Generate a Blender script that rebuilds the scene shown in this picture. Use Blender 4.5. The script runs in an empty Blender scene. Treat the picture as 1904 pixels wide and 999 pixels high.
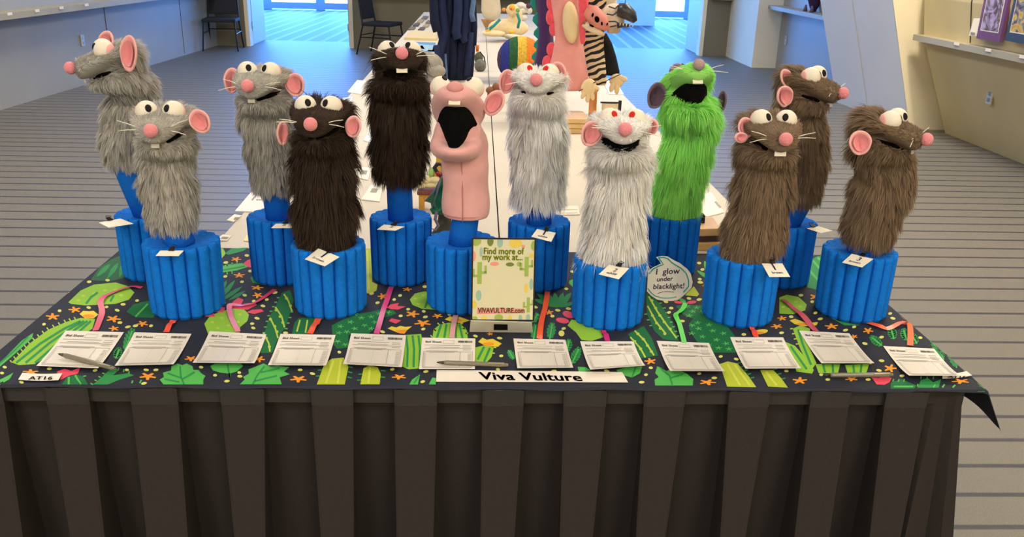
import bpy, bmesh, math, random
import numpy as np
from mathutils import Matrix, Vector
random.seed(7); RNG = np.random.default_rng(7)
SC = bpy.context.scene; COL = SC.collection

# ---------------------------------------------------------------- camera
YAW, PITCH, ROLL, FPX = 0.04354, 0.35374, 0.02616, 1602.5
CAM = np.array([0.0, 0.0, 1.5042])
_cy, _sy, _cp, _sp = math.cos(YAW), math.sin(YAW), math.cos(PITCH), math.sin(PITCH)
FWD = np.array([_sy*_cp, _cy*_cp, -_sp]); _r = np.array([_cy, -_sy, 0.0]); _u = np.cross(_r, FWD)
RT = math.cos(ROLL)*_r + math.sin(ROLL)*_u; UP = -math.sin(ROLL)*_r + math.cos(ROLL)*_u
cd = bpy.data.cameras.new('camera'); cd.sensor_width = 36; cd.lens = FPX*36/1904; cd.clip_end = 200
cam = bpy.data.objects.new('camera', cd); COL.objects.link(cam)
cam.matrix_world = Matrix(((RT[0], UP[0], -FWD[0], CAM[0]), (RT[1], UP[1], -FWD[1], CAM[1]), (RT[2], UP[2], -FWD[2], CAM[2]), (0, 0, 0, 1)))
SC.camera = cam
SC.view_settings.view_transform = 'Standard'; SC.view_settings.look = 'None'
SC.view_settings.gamma = 1; SC.view_settings.use_curve_mapping = False
SC.view_settings.exposure = 0.95
try:
    SC.cycles.max_bounces = 6; SC.cycles.diffuse_bounces = 4; SC.cycles.use_denoising = True
    SC.cycles.caustics_reflective = False; SC.cycles.caustics_refractive = False
    SC.cycles.sample_clamp_indirect = 6
except Exception: pass

# ---------------------------------------------------------------- light: daylight beyond the lobby glass, warm ceiling lights, some added behind the camera
w = bpy.data.worlds.new('daylight'); SC.world = w; w.use_nodes = True
w.node_tree.nodes['Background'].inputs[0].default_value = (0.10, 0.33, 1.0, 1)
w.node_tree.nodes['Background'].inputs[1].default_value = 15.0
def area(name, loc, rot, sx, sy, energy, color, portal=False):
    d = bpy.data.lights.new(name, 'AREA'); d.shape = 'RECTANGLE'; d.size = sx; d.size_y = sy
    d.energy = energy; d.color = color
    if portal: d.cycles.is_portal = True
    o = bpy.data.objects.new(name, d); COL.objects.link(o); o.location = loc; o.rotation_euler = rot
    return o
area('lobby_glass_portal', (0, 22.6, 3.0), (-math.pi/2, 0, 0), 15.6, 6.0, 1, (1, 1, 1), True)
WARM = (1.0, 0.915, 0.795)
for lx in (-2.4, 2.6):
    for ly, le in ((-7.6, 90), (-4.8, 95), (-2.0, 55), (1.2, 16), (4.8, 52), (8.4, 46), (12.0, 8)):  # rows behind the camera are unseen, added to brighten upright faces
        area('ceiling_area_light', (lx, ly, 4.38), (0, 0, 0), 1.5, 0.9, le*(1.55 if lx > 0 and 4 < ly < 9 else 1), WARM)

sd_ = bpy.data.lights.new('wall_spot', 'SPOT'); sd_.energy = 170; sd_.color = (1.0, 0.84, 0.58); sd_.spot_size = math.radians(32); sd_.spot_blend = 0.6; sd_.shadow_soft_size = 0.12
so_ = bpy.data.objects.new('wall_spot', sd_); COL.objects.link(so_); so_.location = (2.9, 5.4, 4.3)
so_.rotation_euler = (Vector((3.85, 8.0, 0.9))-Vector(so_.location)).to_track_quat('-Z', 'Y').to_euler()
# ---------------------------------------------------------------- helpers
def ray(x, y): return FWD*FPX + RT*(x-952) - UP*(y-499.5)
def T(x, y, z=0.75):                      # the point of height z seen at a photograph position
    d = ray(x, y); return CAM + d*((z-CAM[2])/d[2])
def P(x, y, D):                           # the point at depth D seen at a photograph position
    d = ray(x, y); return CAM + d*(D/d[1])
def PX(x, y, X):
    d = ray(x, y); return CAM + d*(X/d[0])
def mpp(pt):                              # metres per photograph pixel at a point
    return float(np.dot(np.asarray(pt)-CAM, FWD))/FPX
def lin(c):
    c = c/255.0
    return c/12.92 if c <= 0.04045 else ((c+0.055)/1.055)**2.4
def L3(rgb): return tuple(lin(v) for v in rgb)
def nrm(v):
    v = np.asarray(v, float); return v/np.linalg.norm(v)

MATS = {}
def mat(name, rgb, rough=0.8, var=0.0, scale=40, bump=0.0, bscale=200, spec=0.3, metal=0.0, sheen=0.0, emit=None, alpha=None):
    if name in MATS: return MATS[name]
    m = bpy.data.materials.new(name); m.use_nodes = True; nt = m.node_tree; b = nt.nodes['Principled BSDF']
    c = L3(rgb) + (1,)
    b.inputs['Base Color'].default_value = c; b.inputs['Roughness'].default_value = rough
    b.inputs['Specular IOR Level'].default_value = spec; b.inputs['Metallic'].default_value = metal
    if sheen: b.inputs['Sheen Weight'].default_value = sheen
    if emit: b.inputs['Emission Color'].default_value = L3(emit[0])+(1,); b.inputs['Emission Strength'].default_value = emit[1]
    if alpha is not None: b.inputs['Alpha'].default_value = alpha
    tc = nt.nodes.new('ShaderNodeTexCoord')
    if var:
        n = nt.nodes.new('ShaderNodeTexNoise'); n.inputs['Scale'].default_value = scale; n.inputs['Detail'].default_value = 4
        nt.links.new(tc.outputs['Object'], n.inputs['Vector'])
        r = nt.nodes.new('ShaderNodeValToRGB')
        r.color_ramp.elements[0].position = 0.3; r.color_ramp.elements[1].position = 0.7
        r.color_ramp.elements[0].color = tuple(max(0, v*(1-var)) for v in c[:3])+(1,)
        r.color_ramp.elements[1].color = tuple(min(1, v*(1+var)) for v in c[:3])+(1,)
        nt.links.new(n.outputs['Fac'], r.inputs['Fac']); nt.links.new(r.outputs['Color'], b.inputs['Base Color'])
    if bump:
        n = nt.nodes.new('ShaderNodeTexNoise'); n.inputs['Scale'].default_value = bscale; n.inputs['Detail'].default_value = 3
        nt.links.new(tc.outputs['Object'], n.inputs['Vector'])
        bp = nt.nodes.new('ShaderNodeBump'); bp.inputs['Strength'].default_value = bump; bp.inputs['Distance'].default_value = 0.003
        nt.links.new(n.outputs['Fac'], bp.inputs['Height']); nt.links.new(bp.outputs['Normal'], b.inputs['Normal'])
    MATS[name] = m
    return m
def colmat(name, rough=0.85, spec=0.2, sheen=0.0):
    """colour comes from the mesh's own printed / dyed colour attribute"""
    if name in MATS: return MATS[name]
    m = bpy.data.materials.new(name); m.use_nodes = True; nt = m.node_tree; b = nt.nodes['Principled BSDF']
    a = nt.nodes.new('ShaderNodeAttribute'); a.attribute_name = 'dye'
    nt.links.new(a.outputs['Color'], b.inputs['Base Color'])
    b.inputs['Roughness'].default_value = rough; b.inputs['Specular IOR Level'].default_value = spec
    if sheen: b.inputs['Sheen Weight'].default_value = sheen
    MATS[name] = m
    return m

def link(name, me, m, parent=None):
    o = bpy.data.objects.new(name, me); COL.objects.link(o)
    if m is not None and len(me.materials) == 0: me.materials.append(m)
    if parent is not None:
        o.parent = parent; o.matrix_parent_inverse = parent_inv(parent)
    return o
def world_of(o):
    m = Matrix.LocRotScale(o.location, o.rotation_euler, o.scale)
    return (world_of(o.parent) @ o.matrix_parent_inverse @ m) if o.parent else m
def parent_inv(p): return world_of(p).inverted()
def obj(name, V, F, m, parent=None, smooth=False):
    me = bpy.data.meshes.new(name); me.from_pydata([tuple(map(float, v)) for v in V], [], F); me.update()
    if smooth: me.polygons.foreach_set('use_smooth', [True]*len(me.polygons))
    return link(name, me, m, parent)
def tag(o, label, cat, group=None):
    o['label'] = label; o['category'] = cat
    if group: o['group'] = group
    return o
def thing(name, label, cat, loc, group=None):
    o = bpy.data.objects.new(name, None); o.empty_display_size = 0.05; COL.objects.link(o); o.location = tuple(map(float, loc))
    return tag(o, label, cat, group)
def struct(o): o['kind'] = 'structure'; return o

class MB:
    """collects shapes into one mesh, with an optional colour for each"""
    def __init__(s): s.V = []; s.F = []; s.C = []
    def add(s, V, F, c=None):
        b = len(s.V); s.V += [tuple(map(float, v)) for v in V]; s.F += [tuple(i+b for i in f) for f in F]
        s.C += [L3(c)+(1,) if c is not None else (1, 1, 1, 1)]*len(V)
        return s
    def box(s, lo, hi, c=None):
        x0, y0, z0 = lo; x1, y1, z1 = hi
        return s.add([(x0,y0,z0),(x1,y0,z0),(x1,y1,z0),(x0,y1,z0),(x0,y0,z1),(x1,y0,z1),(x1,y1,z1),(x0,y1,z1)],
                     [(0,3,2,1),(4,5,6,7),(0,1,5,4),(1,2,6,5),(2,3,7,6),(3,0,4,7)], c)
    def tube(s, pts, r, n=8, c=None, cap=True):
        pts = [np.asarray(p, float) for p in pts]; k = len(pts)
        rr = r if hasattr(r, '__len__') else [r]*k
        V = []; F = []; prev = None
        for i, p in enumerate(pts):
            t = nrm(pts[min(i+1, k-1)]-pts[max(i-1, 0)])
            a = prev if prev is not None else (np.array([0, 0, 1.]) if abs(t[2]) < 0.9 else np.array([1., 0, 0]))
            a = a - t*np.dot(a, t); a = nrm(a); b = np.cross(t, a); prev = a
            for j in range(n):
                th = 2*math.pi*j/n; V.append(p + rr[i]*(math.cos(th)*a + math.sin(th)*b))
        for i in range(k-1):
            for j in range(n):
                F.append((i*n+j, i*n+(j+1) % n, (i+1)*n+(j+1) % n, (i+1)*n+j))
        if cap: F.append(tuple(range(n-1, -1, -1))); F.append(tuple((k-1)*n+j for j in range(n)))
        return s.add(V, F, c)
    def ell(s, cen, axes, n=12, m=8, c=None, half=None):
        """ellipsoid; axes = three vectors"""
        A = [np.asarray(a, float) for a in axes]; cen = np.asarray(cen, float); V = []; F = []
        hi = math.pi if half is None else half
        V.append(cen + A[2])
        for i in range(1, m+1):
            ph = hi*i/m
            for j in range(n):
                th = 2*math.pi*j/n
                V.append(cen + math.sin(ph)*math.cos(th)*A[0] + math.sin(ph)*math.sin(th)*A[1] + math.cos(ph)*A[2])
        for j in range(n): F.append((0, 1+j, 1+(j+1) % n))
        for i in range(m-1):
            for j in range(n):
                a = 1+i*n; F.append((a+j, a+n+j, a+n+(j+1) % n, a+(j+1) % n))
        if half is not None: F.append(tuple(1+(m-1)*n+j for j in range(n-1, -1, -1)))
        return s.add(V, F, c)
    def prism(s, pts, off, c=None):
        """a closed outline (3-D points) thickened by a vector"""
        n = len(pts); off = np.asarray(off, float); V = list(pts) + [np.asarray(p)+off for p in pts]
        F = [tuple(range(n-1, -1, -1)), tuple(range(n, 2*n))] + [(i, (i+1) % n, n+(i+1) % n, n+i) for i in range(n)]
        return s.add(V, F, c)
    def mesh(s, name, dye=False):
        me = bpy.data.meshes.new(name); me.from_pydata(s.V, [], s.F); me.update()
        if dye:
            a = me.color_attributes.new('dye', 'FLOAT_COLOR', 'POINT'); a.data.foreach_set('color', np.array(s.C, np.float32).ravel())
        return me
    def build(s, name, m, parent=None, smooth=False, dye=False, bevel=0):
        me = s.mesh(name, dye)
        if smooth: me.polygons.foreach_set('use_smooth', [True]*len(me.polygons))
        o = link(name, me, m, parent)
        if bevel:
            b = o.modifiers.new('bevel', 'BEVEL'); b.width = bevel; b.segments = 2; b.limit_method = 'ANGLE'
        return o
def B(name, lo, hi, m, parent=None, bevel=0): return MB().box(lo, hi).build(name, m, parent, bevel=bevel)

_glyph = {}
def glyphs(text):
    """flat outline of a line of lettering: points (height about 0.7) and faces"""
    if text not in _glyph:
        c = bpy.data.curves.new('lettering', 'FONT'); c.body = text; c.resolution_u = 2; c.fill_mode = 'FRONT'
        o = bpy.data.objects.new('lettering', c); COL.objects.link(o)
        dg = bpy.context.evaluated_depsgraph_get(); me = bpy.data.meshes.new_from_object(o.evaluated_get(dg))
        V = np.array([v.co[:2] for v in me.vertices]).reshape(-1, 2); F = [tuple(p.vertices) for p in me.polygons]
        bpy.data.objects.remove(o); bpy.data.curves.remove(c); bpy.data.meshes.remove(me)
        _glyph[text] = (V, F)
    return _glyph[text]
def text_on(mb, text, org, ex, ey, width, c, bold=0, shear=0.0):
    """lettering of a given width laid on a surface: origin bottom left, ex along, ey up; returns nothing"""
    V, F = glyphs(text); w0 = V[:, 0].max()-V[:, 0].min(); s = width/w0; x0 = V[:, 0].min()
    org = np.asarray(org, float); ex = np.asarray(ex, float); ey = np.asarray(ey, float)
    shifts = [(0, 0)] + ([(bold, 0), (0, bold), (bold, bold)] if bold else [])
    for dx, dy in shifts:
        mb.add([org + ex*((v[0]-x0)*s + dx + v[1]*s*shear) + ey*(v[1]*s+dy) for v in V], F, c)

# ================================================================ THE ROOM
def carpet():
    m = bpy.data.materials.new('striped_carpet'); m.use_nodes = True; nt = m.node_tree; b = nt.nodes['Principled BSDF']
    N = nt.nodes.new; Lk = nt.links.new
    tc = N('ShaderNodeTexCoord'); sp = N('ShaderNodeSeparateXYZ'); Lk(tc.outputs['Object'], sp.inputs[0])
    nz = N('ShaderNodeTexNoise'); nz.inputs['Scale'].default_value = 220; nz.inputs['Detail'].default_value = 3; Lk(tc.outputs['Object'], nz.inputs['Vector'])
    big = N('ShaderNodeTexNoise'); big.inputs['Scale'].default_value = 1.2; Lk(tc.outputs['Object'], big.inputs['Vector'])
    def math_(op, a, bb=None):
        n = N('ShaderNodeMath'); n.operation = op
        for i, v in enumerate((a, bb)):
            if v is None: continue
            if isinstance(v, (int, float)): n.inputs[i].default_value = v
            else: Lk(v, n.inputs[i])
        return n.outputs[0]
    wob = math_('MULTIPLY', math_('SUBTRACT', nz.outputs['Fac'], 0.5), 0.006)
    y = math_('ADD', math_('SUBTRACT', sp.outputs['Y'], 1.993-10*0.15525), wob)
    fr = math_('FRACT', math_('DIVIDE', y, 0.15525))
    d = math_('ABSOLUTE', math_('SUBTRACT', fr, 0.5))           # 0.5 on the stripe
    st = N('ShaderNodeMapRange'); st.inputs['From Min'].default_value = 0.412; st.inputs['From Max'].default_value = 0.452; Lk(d, st.inputs['Value'])
    mix = N('ShaderNodeMix'); mix.data_type = 'RGBA'
    r = N('ShaderNodeValToRGB'); r.color_ramp.elements[0].position = 0.3; r.color_ramp.elements[1].position = 0.7
    r.color_ramp.elements[0].color = L3((108, 104, 95))+(1,); r.color_ramp.elements[1].color = L3((126, 121, 110))+(1,)
    Lk(nz.outputs['Fac'], r.inputs['Fac'])
    Lk(st.outputs['Result'], mix.inputs['Factor']); Lk(r.outputs['Color'], mix.inputs['A']); mix.inputs['B'].default_value = L3((58, 55, 64))+(1,)
    Lk(mix.outputs['Result'], b.inputs['Base Color'])
    b.inputs['Roughness'].default_value = 0.5; b.inputs['Specular IOR Level'].default_value = 0.5
    bp = N('ShaderNodeBump'); bp.inputs['Strength'].default_value = 0.5; bp.inputs['Distance'].default_value = 0.004
    Lk(nz.outputs['Fac'], bp.inputs['Height']); Lk(bp.outputs['Normal'], b.inputs['Normal'])
    return m
def lobby_carpet():
    m = bpy.data.materials.new('diagonal_carpet'); m.use_nodes = True; nt = m.node_tree; b = nt.nodes['Principled BSDF']
    N = nt.nodes.new; Lk = nt.links.new
    tc = N('ShaderNodeTexCoord'); mp = N('ShaderNodeMapping'); mp.inputs['Rotation'].default_value = (0, 0, math.radians(2)); Lk(tc.outputs['Object'], mp.inputs['Vector'])
    wv = N('ShaderNodeTexWave'); wv.inputs['Scale'].default_value = 1.15; wv.bands_direction = 'X'; Lk(mp.outputs['Vector'], wv.inputs['Vector'])
    r = N('ShaderNodeValToRGB'); r.color_ramp.elements[0].position = 0.80; r.color_ramp.elements[1].position = 0.9
    r.color_ramp.elements[0].color = L3((70, 73, 80))+(1,); r.color_ramp.elements[1].color = L3((128, 132, 138))+(1,)
    Lk(wv.outputs['Fac'], r.inputs['Fac']); Lk(r.outputs['Color'], b.inputs['Base Color']); b.inputs['Roughness'].default_value = 0.6
    return m
M_wall = mat('olive_wall_panel', (214, 197, 148), 0.55, 0.05, 3, spec=0.35)
M_wall2 = mat('grey_wall_panel', (164, 163, 154), 0.5, 0.04, 2, spec=0.4)
M_cream = mat('cream_plaster', (244, 232, 200), 0.8, 0.03, 3)
M_fin = mat('pale_fin', (240, 244, 248), 0.7, 0.02, 2)
M_shelf = mat('shelf_paint', (172, 164, 138), 0.5)
M_ceil = mat('ceiling_white', (222, 218, 208), 0.9)
M_door = mat('pale_door', (196, 204, 210), 0.5)
M_dark = mat('dark_gap', (40, 36, 30), 0.9)
M_steel = mat('brushed_steel', (180, 180, 178), 0.35, metal=1.0)
M_alu = mat('aluminium_frame', (150, 160, 170), 0.4, metal=0.6)
M_plate = mat('outlet_plate', (205, 200, 186), 0.4)

struct(obj('floor', [(-5.4, -9, 0), (5.4, -9, 0), (5.4, 14.92, 0), (-5.4, 14.92, 0)], [(0, 1, 2, 3)], carpet()))
struct(obj('floor_lobby', [(-8, 14.92, 0), (8, 14.92, 0), (8, 22.7, 0), (-8, 22.7, 0)], [(0, 1, 2, 3)], lobby_carpet()))
struct(B('ceiling', (-8, -9, 4.45), (8, 23, 4.6), M_ceil))
struct(B('wall_behind_camera', (-5.4, -9.15, 0), (5.4, -9, 4.5), M_wall2))
# left wall, slightly skewed, with a shelf
def skew(name, x0, y0, x1, y1, z0, z1, t, m, parent=None):
    d = nrm((x1-x0, y1-y0, 0)); n = np.array([-d[1], d[0], 0])*t
    a = np.array([x0, y0, z0]); b = np.array([x1, y1, z0])
    return MB().prism([a, b, b+n, a+n], (0, 0, z1-z0)).build(name, m, parent)
LW = lambda y: -4.42 + (y-8.14)*0.06
wl = struct(skew('wall_left', LW(-9), -9, LW(13.95), 13.95, 0, 4.45, 0.2, M_wall2))
skew('shelf', LW(-9)+0.20, -9, LW(13.9)+0.20, 13.9, 0.81, 0.865, 0.21, M_shelf, wl)
for yy in (3.2, 5.6, 8.0, 10.4, 12.6):
    skew('panel_joint', LW(yy)+0.004, yy, LW(yy)+0.004, yy+0.010, 0.02, 4.4, 0.01, mat('panel_joint_grey', (96, 94, 88), .9), wl)  # thin grey strips for the joints between panels
# right wall leans inward below its shelf and stands upright above
wr = MB()
prof = [(4.36, 0), (4.10, 0.60), (3.99, 0.86), (3.93, 1.20), (3.90, 4.45), (4.6, 4.45), (4.6, 0)]
V = [(x, yy, z) for yy in (-9, 7.85) for x, z in prof]; n = len(prof)
wr.add(V, [tuple(range(n)), tuple(range(2*n-1, n-1, -1))] + [(i, n+i, n+(i+1) % n, (i+1) % n) for i in range(n)])
wr = struct(wr.build('wall_right', M_wall))
B('shelf', (3.895, -9, 0.835), (4.08, 7.86, 0.885), M_shelf, wr)
obj('panel_joint', [(x_-.003, y_, z_) for y_ in (7.06, 7.075) for x_, z_ in ((3.985, .89), (3.93, 1.2), (3.90, 4.4))], [(0, 1, 4, 3), (1, 2, 5, 4)], M_dark, wr)
obj('panel_joint', [(x_-.003, y_, z_) for y_ in (4.6, 4.615) for x_, z_ in ((3.985, .89), (3.93, 1.2), (3.90, 4.4))], [(0, 1, 4, 3), (1, 2, 5, 4)], M_dark, wr)
struct(B('wall_right_leak_block', (4.5, 7.8, 0), (4.95, 8.3, 4.45), M_cream))  # unseen block added to stop sky light leaking beside the fin
# inward-leaning fin between the wall bays
V = []
for yy, xb in ((8.02, 4.095), (9.55, 3.995)):
    V += [(xb, yy, 0), (xb-0.36*4.45/1.13, yy, 4.45), (4.9, yy, 4.45), (4.9, yy, 0)]
fin = struct(obj('wall_fin', V, [(0, 1, 5, 4), (4, 5, 6, 7), (1, 2, 6, 5), (2, 3, 7, 6), (3, 0, 4, 7)], M_fin))
V = [(4.095, 8.018, 0), (4.095-0.36*4.45/1.13, 8.018, 4.45), (4.9, 8.018, 4.45), (4.9, 8.018, 0)]
obj('cream_face', V + [(x, 8.006, z) for x, y, z in V], [(4, 5, 6, 7), (0, 3, 2, 1), (0, 1, 5, 4), (1, 2, 6, 5), (3, 0, 4, 7)], M_cream, fin)
V = [(4.045-0.003, 8.80, 0), (4.045-0.003-0.36*4.45/1.13, 8.80, 4.45)]
obj('seam', [V[0], V[1], (V[1][0], 8.815, 4.45), (V[0][0], 8.815, 0)], [(0, 1, 2, 3)], M_cream, fin)
# right wall beyond the fin, with its shelf, and the square pier
wf = struct(B('wall_right_far', (4.26, 9.55, 0), (4.6, 12.5, 4.45), M_wall2))
B('shelf', (4.05, 9.5, 0.82), (4.28, 12.5, 0.87), M_shelf, wf)
pier = struct(B('wall_pier', (3.93, 12.55, 0), (4.8, 13.95, 4.45), M_cream))
# back wall with two doorways; left open above, out of view, to let lobby daylight in
wb = MB()
wb.box((-4.6, 13.95, 0), (-3.62, 14.1, 2.3)).box((-2.0, 13.95, 0), (1.75, 14.1, 2.3)).box((3.55, 13.95, 0), (4.6, 14.1, 2.3)).box((-4.6, 13.95, 2.3), (4.6, 14.1, 2.55))
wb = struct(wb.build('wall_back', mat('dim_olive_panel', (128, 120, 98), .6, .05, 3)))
B('shelf', (3.6, 13.82, 0.86), (3.92, 13.95, 0.91), M_shelf, wb)
B('shelf', (-1.9, 13.7, 0.86), (1.6, 13.95, 0.91), M_shelf, wb)
for i, (xa, xb) in enumerate(((-3.62, -3.56), (3.49, 3.55))):
    t = struct(B('trim_%d' % (i+1), (xa, 13.93, 0), (xb, 14.12, 2.3), M_cream))
t = struct(B('trim_3', (-2.02, 13.93, 0), (-1.96, 14.12, 2.3), M_cream)); t = struct(B('trim_4', (1.71, 13.93, 0), (1.77, 14.12, 2.3), M_cream))
for i, x in enumerate((-3.60, -2.06, 3.50)):
    d = struct(B('door_%d' % (i+1), (x, 14.13, 0.015), (x+0.045, 14.95, 2.25), M_door))
    B('edge_plate', (x-0.002, 14.125, 0.2), (x+0.047, 14.131, 2.2), M_steel, d)
    B('hinge', (x-0.012, 14.10, 0.25), (x+0.057, 14.135, 0.36), M_steel, d)
    B('push_bar', (x-0.05, 14.25, 0.98), (x+0.095, 14.85, 1.04), M_steel, d)
# lobby shell and its glass doors
struct(B('wall_lobby_left', (-8.15, 14.1, 0), (-8, 22.7, 4.45), M_fin)); struct(B('wall_lobby_right', (8, 14.1, 0), (8.15, 22.7, 4.45), M_fin))
struct(B('wall_lobby_front_left', (-8, 14.0, 0), (-4.6, 14.1, 4.45), M_fin)); struct(B('wall_lobby_front_right', (4.6, 14.0, 0), (8, 14.1, 4.45), M_fin))
M_glass = bpy.data.materials.new('clear_glass'); M_glass.use_nodes = True
nt = M_glass.node_tree; nt.nodes.clear(); o_ = nt.nodes.new('ShaderNodeOutputMaterial'); tr = nt.nodes.new('ShaderNodeBsdfTransparent'); gl = nt.nodes.new('ShaderNodeBsdfGlossy')
gl.inputs['Roughness'].default_value = 0.02; tr.inputs['Color'].default_value = (0.92, 0.96, 0.97, 1); mx = nt.nodes.new('ShaderNodeMixShader'); mx.inputs[0].default_value = 0.06
nt.links.new(tr.outputs[0], mx.inputs[1]); nt.links.new(gl.outputs[0], mx.inputs[2]); nt.links.new(mx.outputs[0], o_.inputs[0])
k = 0
for x in np.arange(-7.8, 7.7, 1.3):
    k += 1; x0, x1 = x, x+1.3
    if 1.2 < x0 < 2.4 or 2.4 < x1 < 3.4: pass
    d = struct(MB().box((x0, 22.2, 0), (x0+0.11, 22.28, 4.45)).box((x1-0.11, 22.2, 0), (x1, 22.28, 4.45)).box((x0+0.11, 22.2, 0.03), (x1-0.11, 22.28, 0.18)).box((x0+0.11, 22.2, 2.2), (x1-0.11, 22.28, 2.32)).build('window_%d' % k, M_alu))
    obj('pane', [(x0+0.11, 22.24, 0.18), (x1-0.11, 22.24, 0.18), (x1-0.11, 22.24, 2.2), (x0+0.11, 22.24, 2.2)], [(0, 1, 2, 3)], M_glass, d)
    obj('pane', [(x0+0.11, 22.24, 2.32), (x1-0.11, 22.24, 2.32), (x1-0.11, 22.24, 4.45), (x0+0.11, 22.24, 4.45)], [(0, 1, 2, 3)], M_glass, d)
# pale counter blocks inside the lobby
t = thing('lobby_counter', 'pale two-panel counter standing in the bright lobby beyond right doorway', 'counter', (3.1, 20.0, 0))
B('side_panel', (2.55, 19.8, 0), (3.2, 20.1, 1.05), M_fin, t); B('side_panel', (3.22, 19.8, 0), (3.9, 20.1, 1.05), M_fin, t); B('top', (2.5, 19.75, 1.05), (3.95, 20.15, 1.1), M_door, t)
# outlets and shelf tags
def outlet(pos, nx, label):
    t = thing('wall_outlet', label, 'outlet', pos); x, y, z = pos
    B('cover_plate', (min(x, x+nx*0.01), y-0.04, z-0.06), (max(x, x+nx*0.01), y+0.04, z+0.06), M_plate, t, 0.002)
    for dz in (-0.025, 0.025): B('socket', (min(x, x+nx*0.014), y-0.017, z+dz-0.015), (max(x, x+nx*0.014), y+0.017, z+dz+0.015), M_steel, t)
q = PX(152, 75, LW(9.76)); outlet((LW(q[1])+0.002, q[1], q[2]), 1, 'small bright outlet plate on the grey left wall below shelf')
q = PX(1462, 75, 4.26); outlet((4.258, q[1], q[2]), -1, 'small outlet plate on far right wall behind slanted pale fin')
q = PX(1842, 180, 4.15); outlet((4.147, q[1], q[2]), -1, 'outlet plate low on the olive right wall under shelf')
M_card = mat('white_card', (238, 232, 218), 0.7)
gi = 0
for sx, sy in ((17, 23), (68, 17), (113, 11), (160, 6)):
    q = PX(sx, sy, -4.2); X = LW(q[1])+0.2
    q = PX(sx, sy, X); tag(B('shelf_tag', (X+0.0005, q[1]-0.04, 0.845), (X+0.006, q[1]+0.04, 0.87), M_card), ['first', 'second', 'third', 'fourth'][gi]+' tiny white tag on left wall shelf, counted from frame edge', 'tag', 'white tags along the left shelf'); gi += 1
for sx, sy in ((1779, 84), (1838, 95), (1902, 107)):
    gi += 1; q = PX(sx, sy, 3.895); tag(B('shelf_tag', (3.888, q[1]-0.035, 0.866), (3.8945, q[1]+0.035, 0.888), M_card), ['farthest', 'middle', 'nearest'][gi-5]+' tiny white tag on the right wall shelf edge', 'tag', 'white tags along the right shelf')
# framed pictures on the right wall
def picture(y0, y1, z0, rgb, art, label):
    t = thing('framed_print', label, 'picture', (3.93, (y0+y1)/2, z0)); x = 3.918
    B('mat_board', (x-0.012, y0, z0), (x+0.02, y1, z0+0.95), mat('mount_'+label[:12].replace(' ', '_'), rgb, 0.6), t)
    ya, yb, za, zb = y0+0.045, y1-0.045, z0+0.07, z0+0.88
    B('inner_bevel', (x-0.0135, ya-0.008, za-0.008), (x-0.012, yb+0.008, zb+0.008), M_card, t)
    m = bpy.data.materials.new('print'); m.use_nodes = True; nt = m.node_tree; b = nt.nodes['Principled BSDF']; tc = nt.nodes.new('ShaderNodeTexCoord')
    n = nt.nodes.new('ShaderNodeTexNoise'); n.inputs['Scale'].default_value = 9; n.inputs['Distortion'].default_value = 1.6; nt.links.new(tc.outputs['Object'], n.inputs['Vector'])
    r = nt.nodes.new('ShaderNodeValToRGB'); e = r.color_ramp.elements
    e[0].position = 0.35; e[1].position = 0.65; e[0].color = L3(art[0])+(1,); e[1].color = L3(art[-1])+(1,)
    for i, c in enumerate(art[1:-1]): x_ = e.new(0.35+0.3*(i+1)/(len(art)-1)); x_.color = L3(c)+(1,)
    nt.links.new(n.outputs['Fac'], r.inputs['Fac']); nt.links.new(r.outputs['Color'], b.inputs['Base Color']); b.inputs['Roughness'].default_value = 0.3
    B('art_print', (x-0.0145, ya, za), (x-0.0135, yb, zb), m, t)
picture(6.54, 6.86, 0.945, (116, 74, 114), [(70, 60, 50), (120, 96, 70), (170, 150, 190), (196, 170, 200)], 'tall print in a purple mount leaning on right wall shelf')
picture(6.14, 6.47, 0.965, (60, 74, 92), [(90, 60, 40), (120, 130, 140), (225, 190, 60), (200, 150, 70)], 'yellow and grey print in a dark blue mount at frame edge')
t = thing('paper_label', 'white paper label hanging beside the purple mounted print', 'label', (3.9, 6.98, 1.0))
obj('sheet', [(3.912, 6.87, 0.96), (3.90, 6.96, 0.955), (3.905, 6.95, 1.09), (3.915, 6.865, 1.095)], [(0, 1, 2, 3)], M_card, t)
B('printed_line', (3.898, 6.885, 0.97), (3.903, 6.94, 0.985), mat('grey_print', (150, 146, 140)), t)

# ================================================================ TABLES
M_white = mat('white_table_cover', (210, 200, 182), 0.75, 0.03, 4)
M_skirt = mat('black_skirt_cloth', (50, 45, 43), 0.9, 0.08, 260, bump=0.15, bscale=900, spec=0.15)
M_leg = mat('grey_table_leg', (90, 90, 92), 0.4, metal=0.8)
FY, BY, TL, TR = 1.412, 2.174, -0.91, 0.93
t = thing('display_table', 'folding table under the cactus cloth carrying the puppets', 'table', (0, (FY+BY)/2, 0))
B('table_top', (TL, FY+0.04, 0.715), (TR-.02, BY-0.002, 0.7465), mat('table_laminate', (190, 180, 165), 0.5), t)
for x in (TL+0.2, TR-0.2):
    for y in (FY+0.12, BY-0.12): MB().tube([(x, y, 0), (x, y, 0.715)], 0.014).build('leg', M_leg, t)
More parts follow.
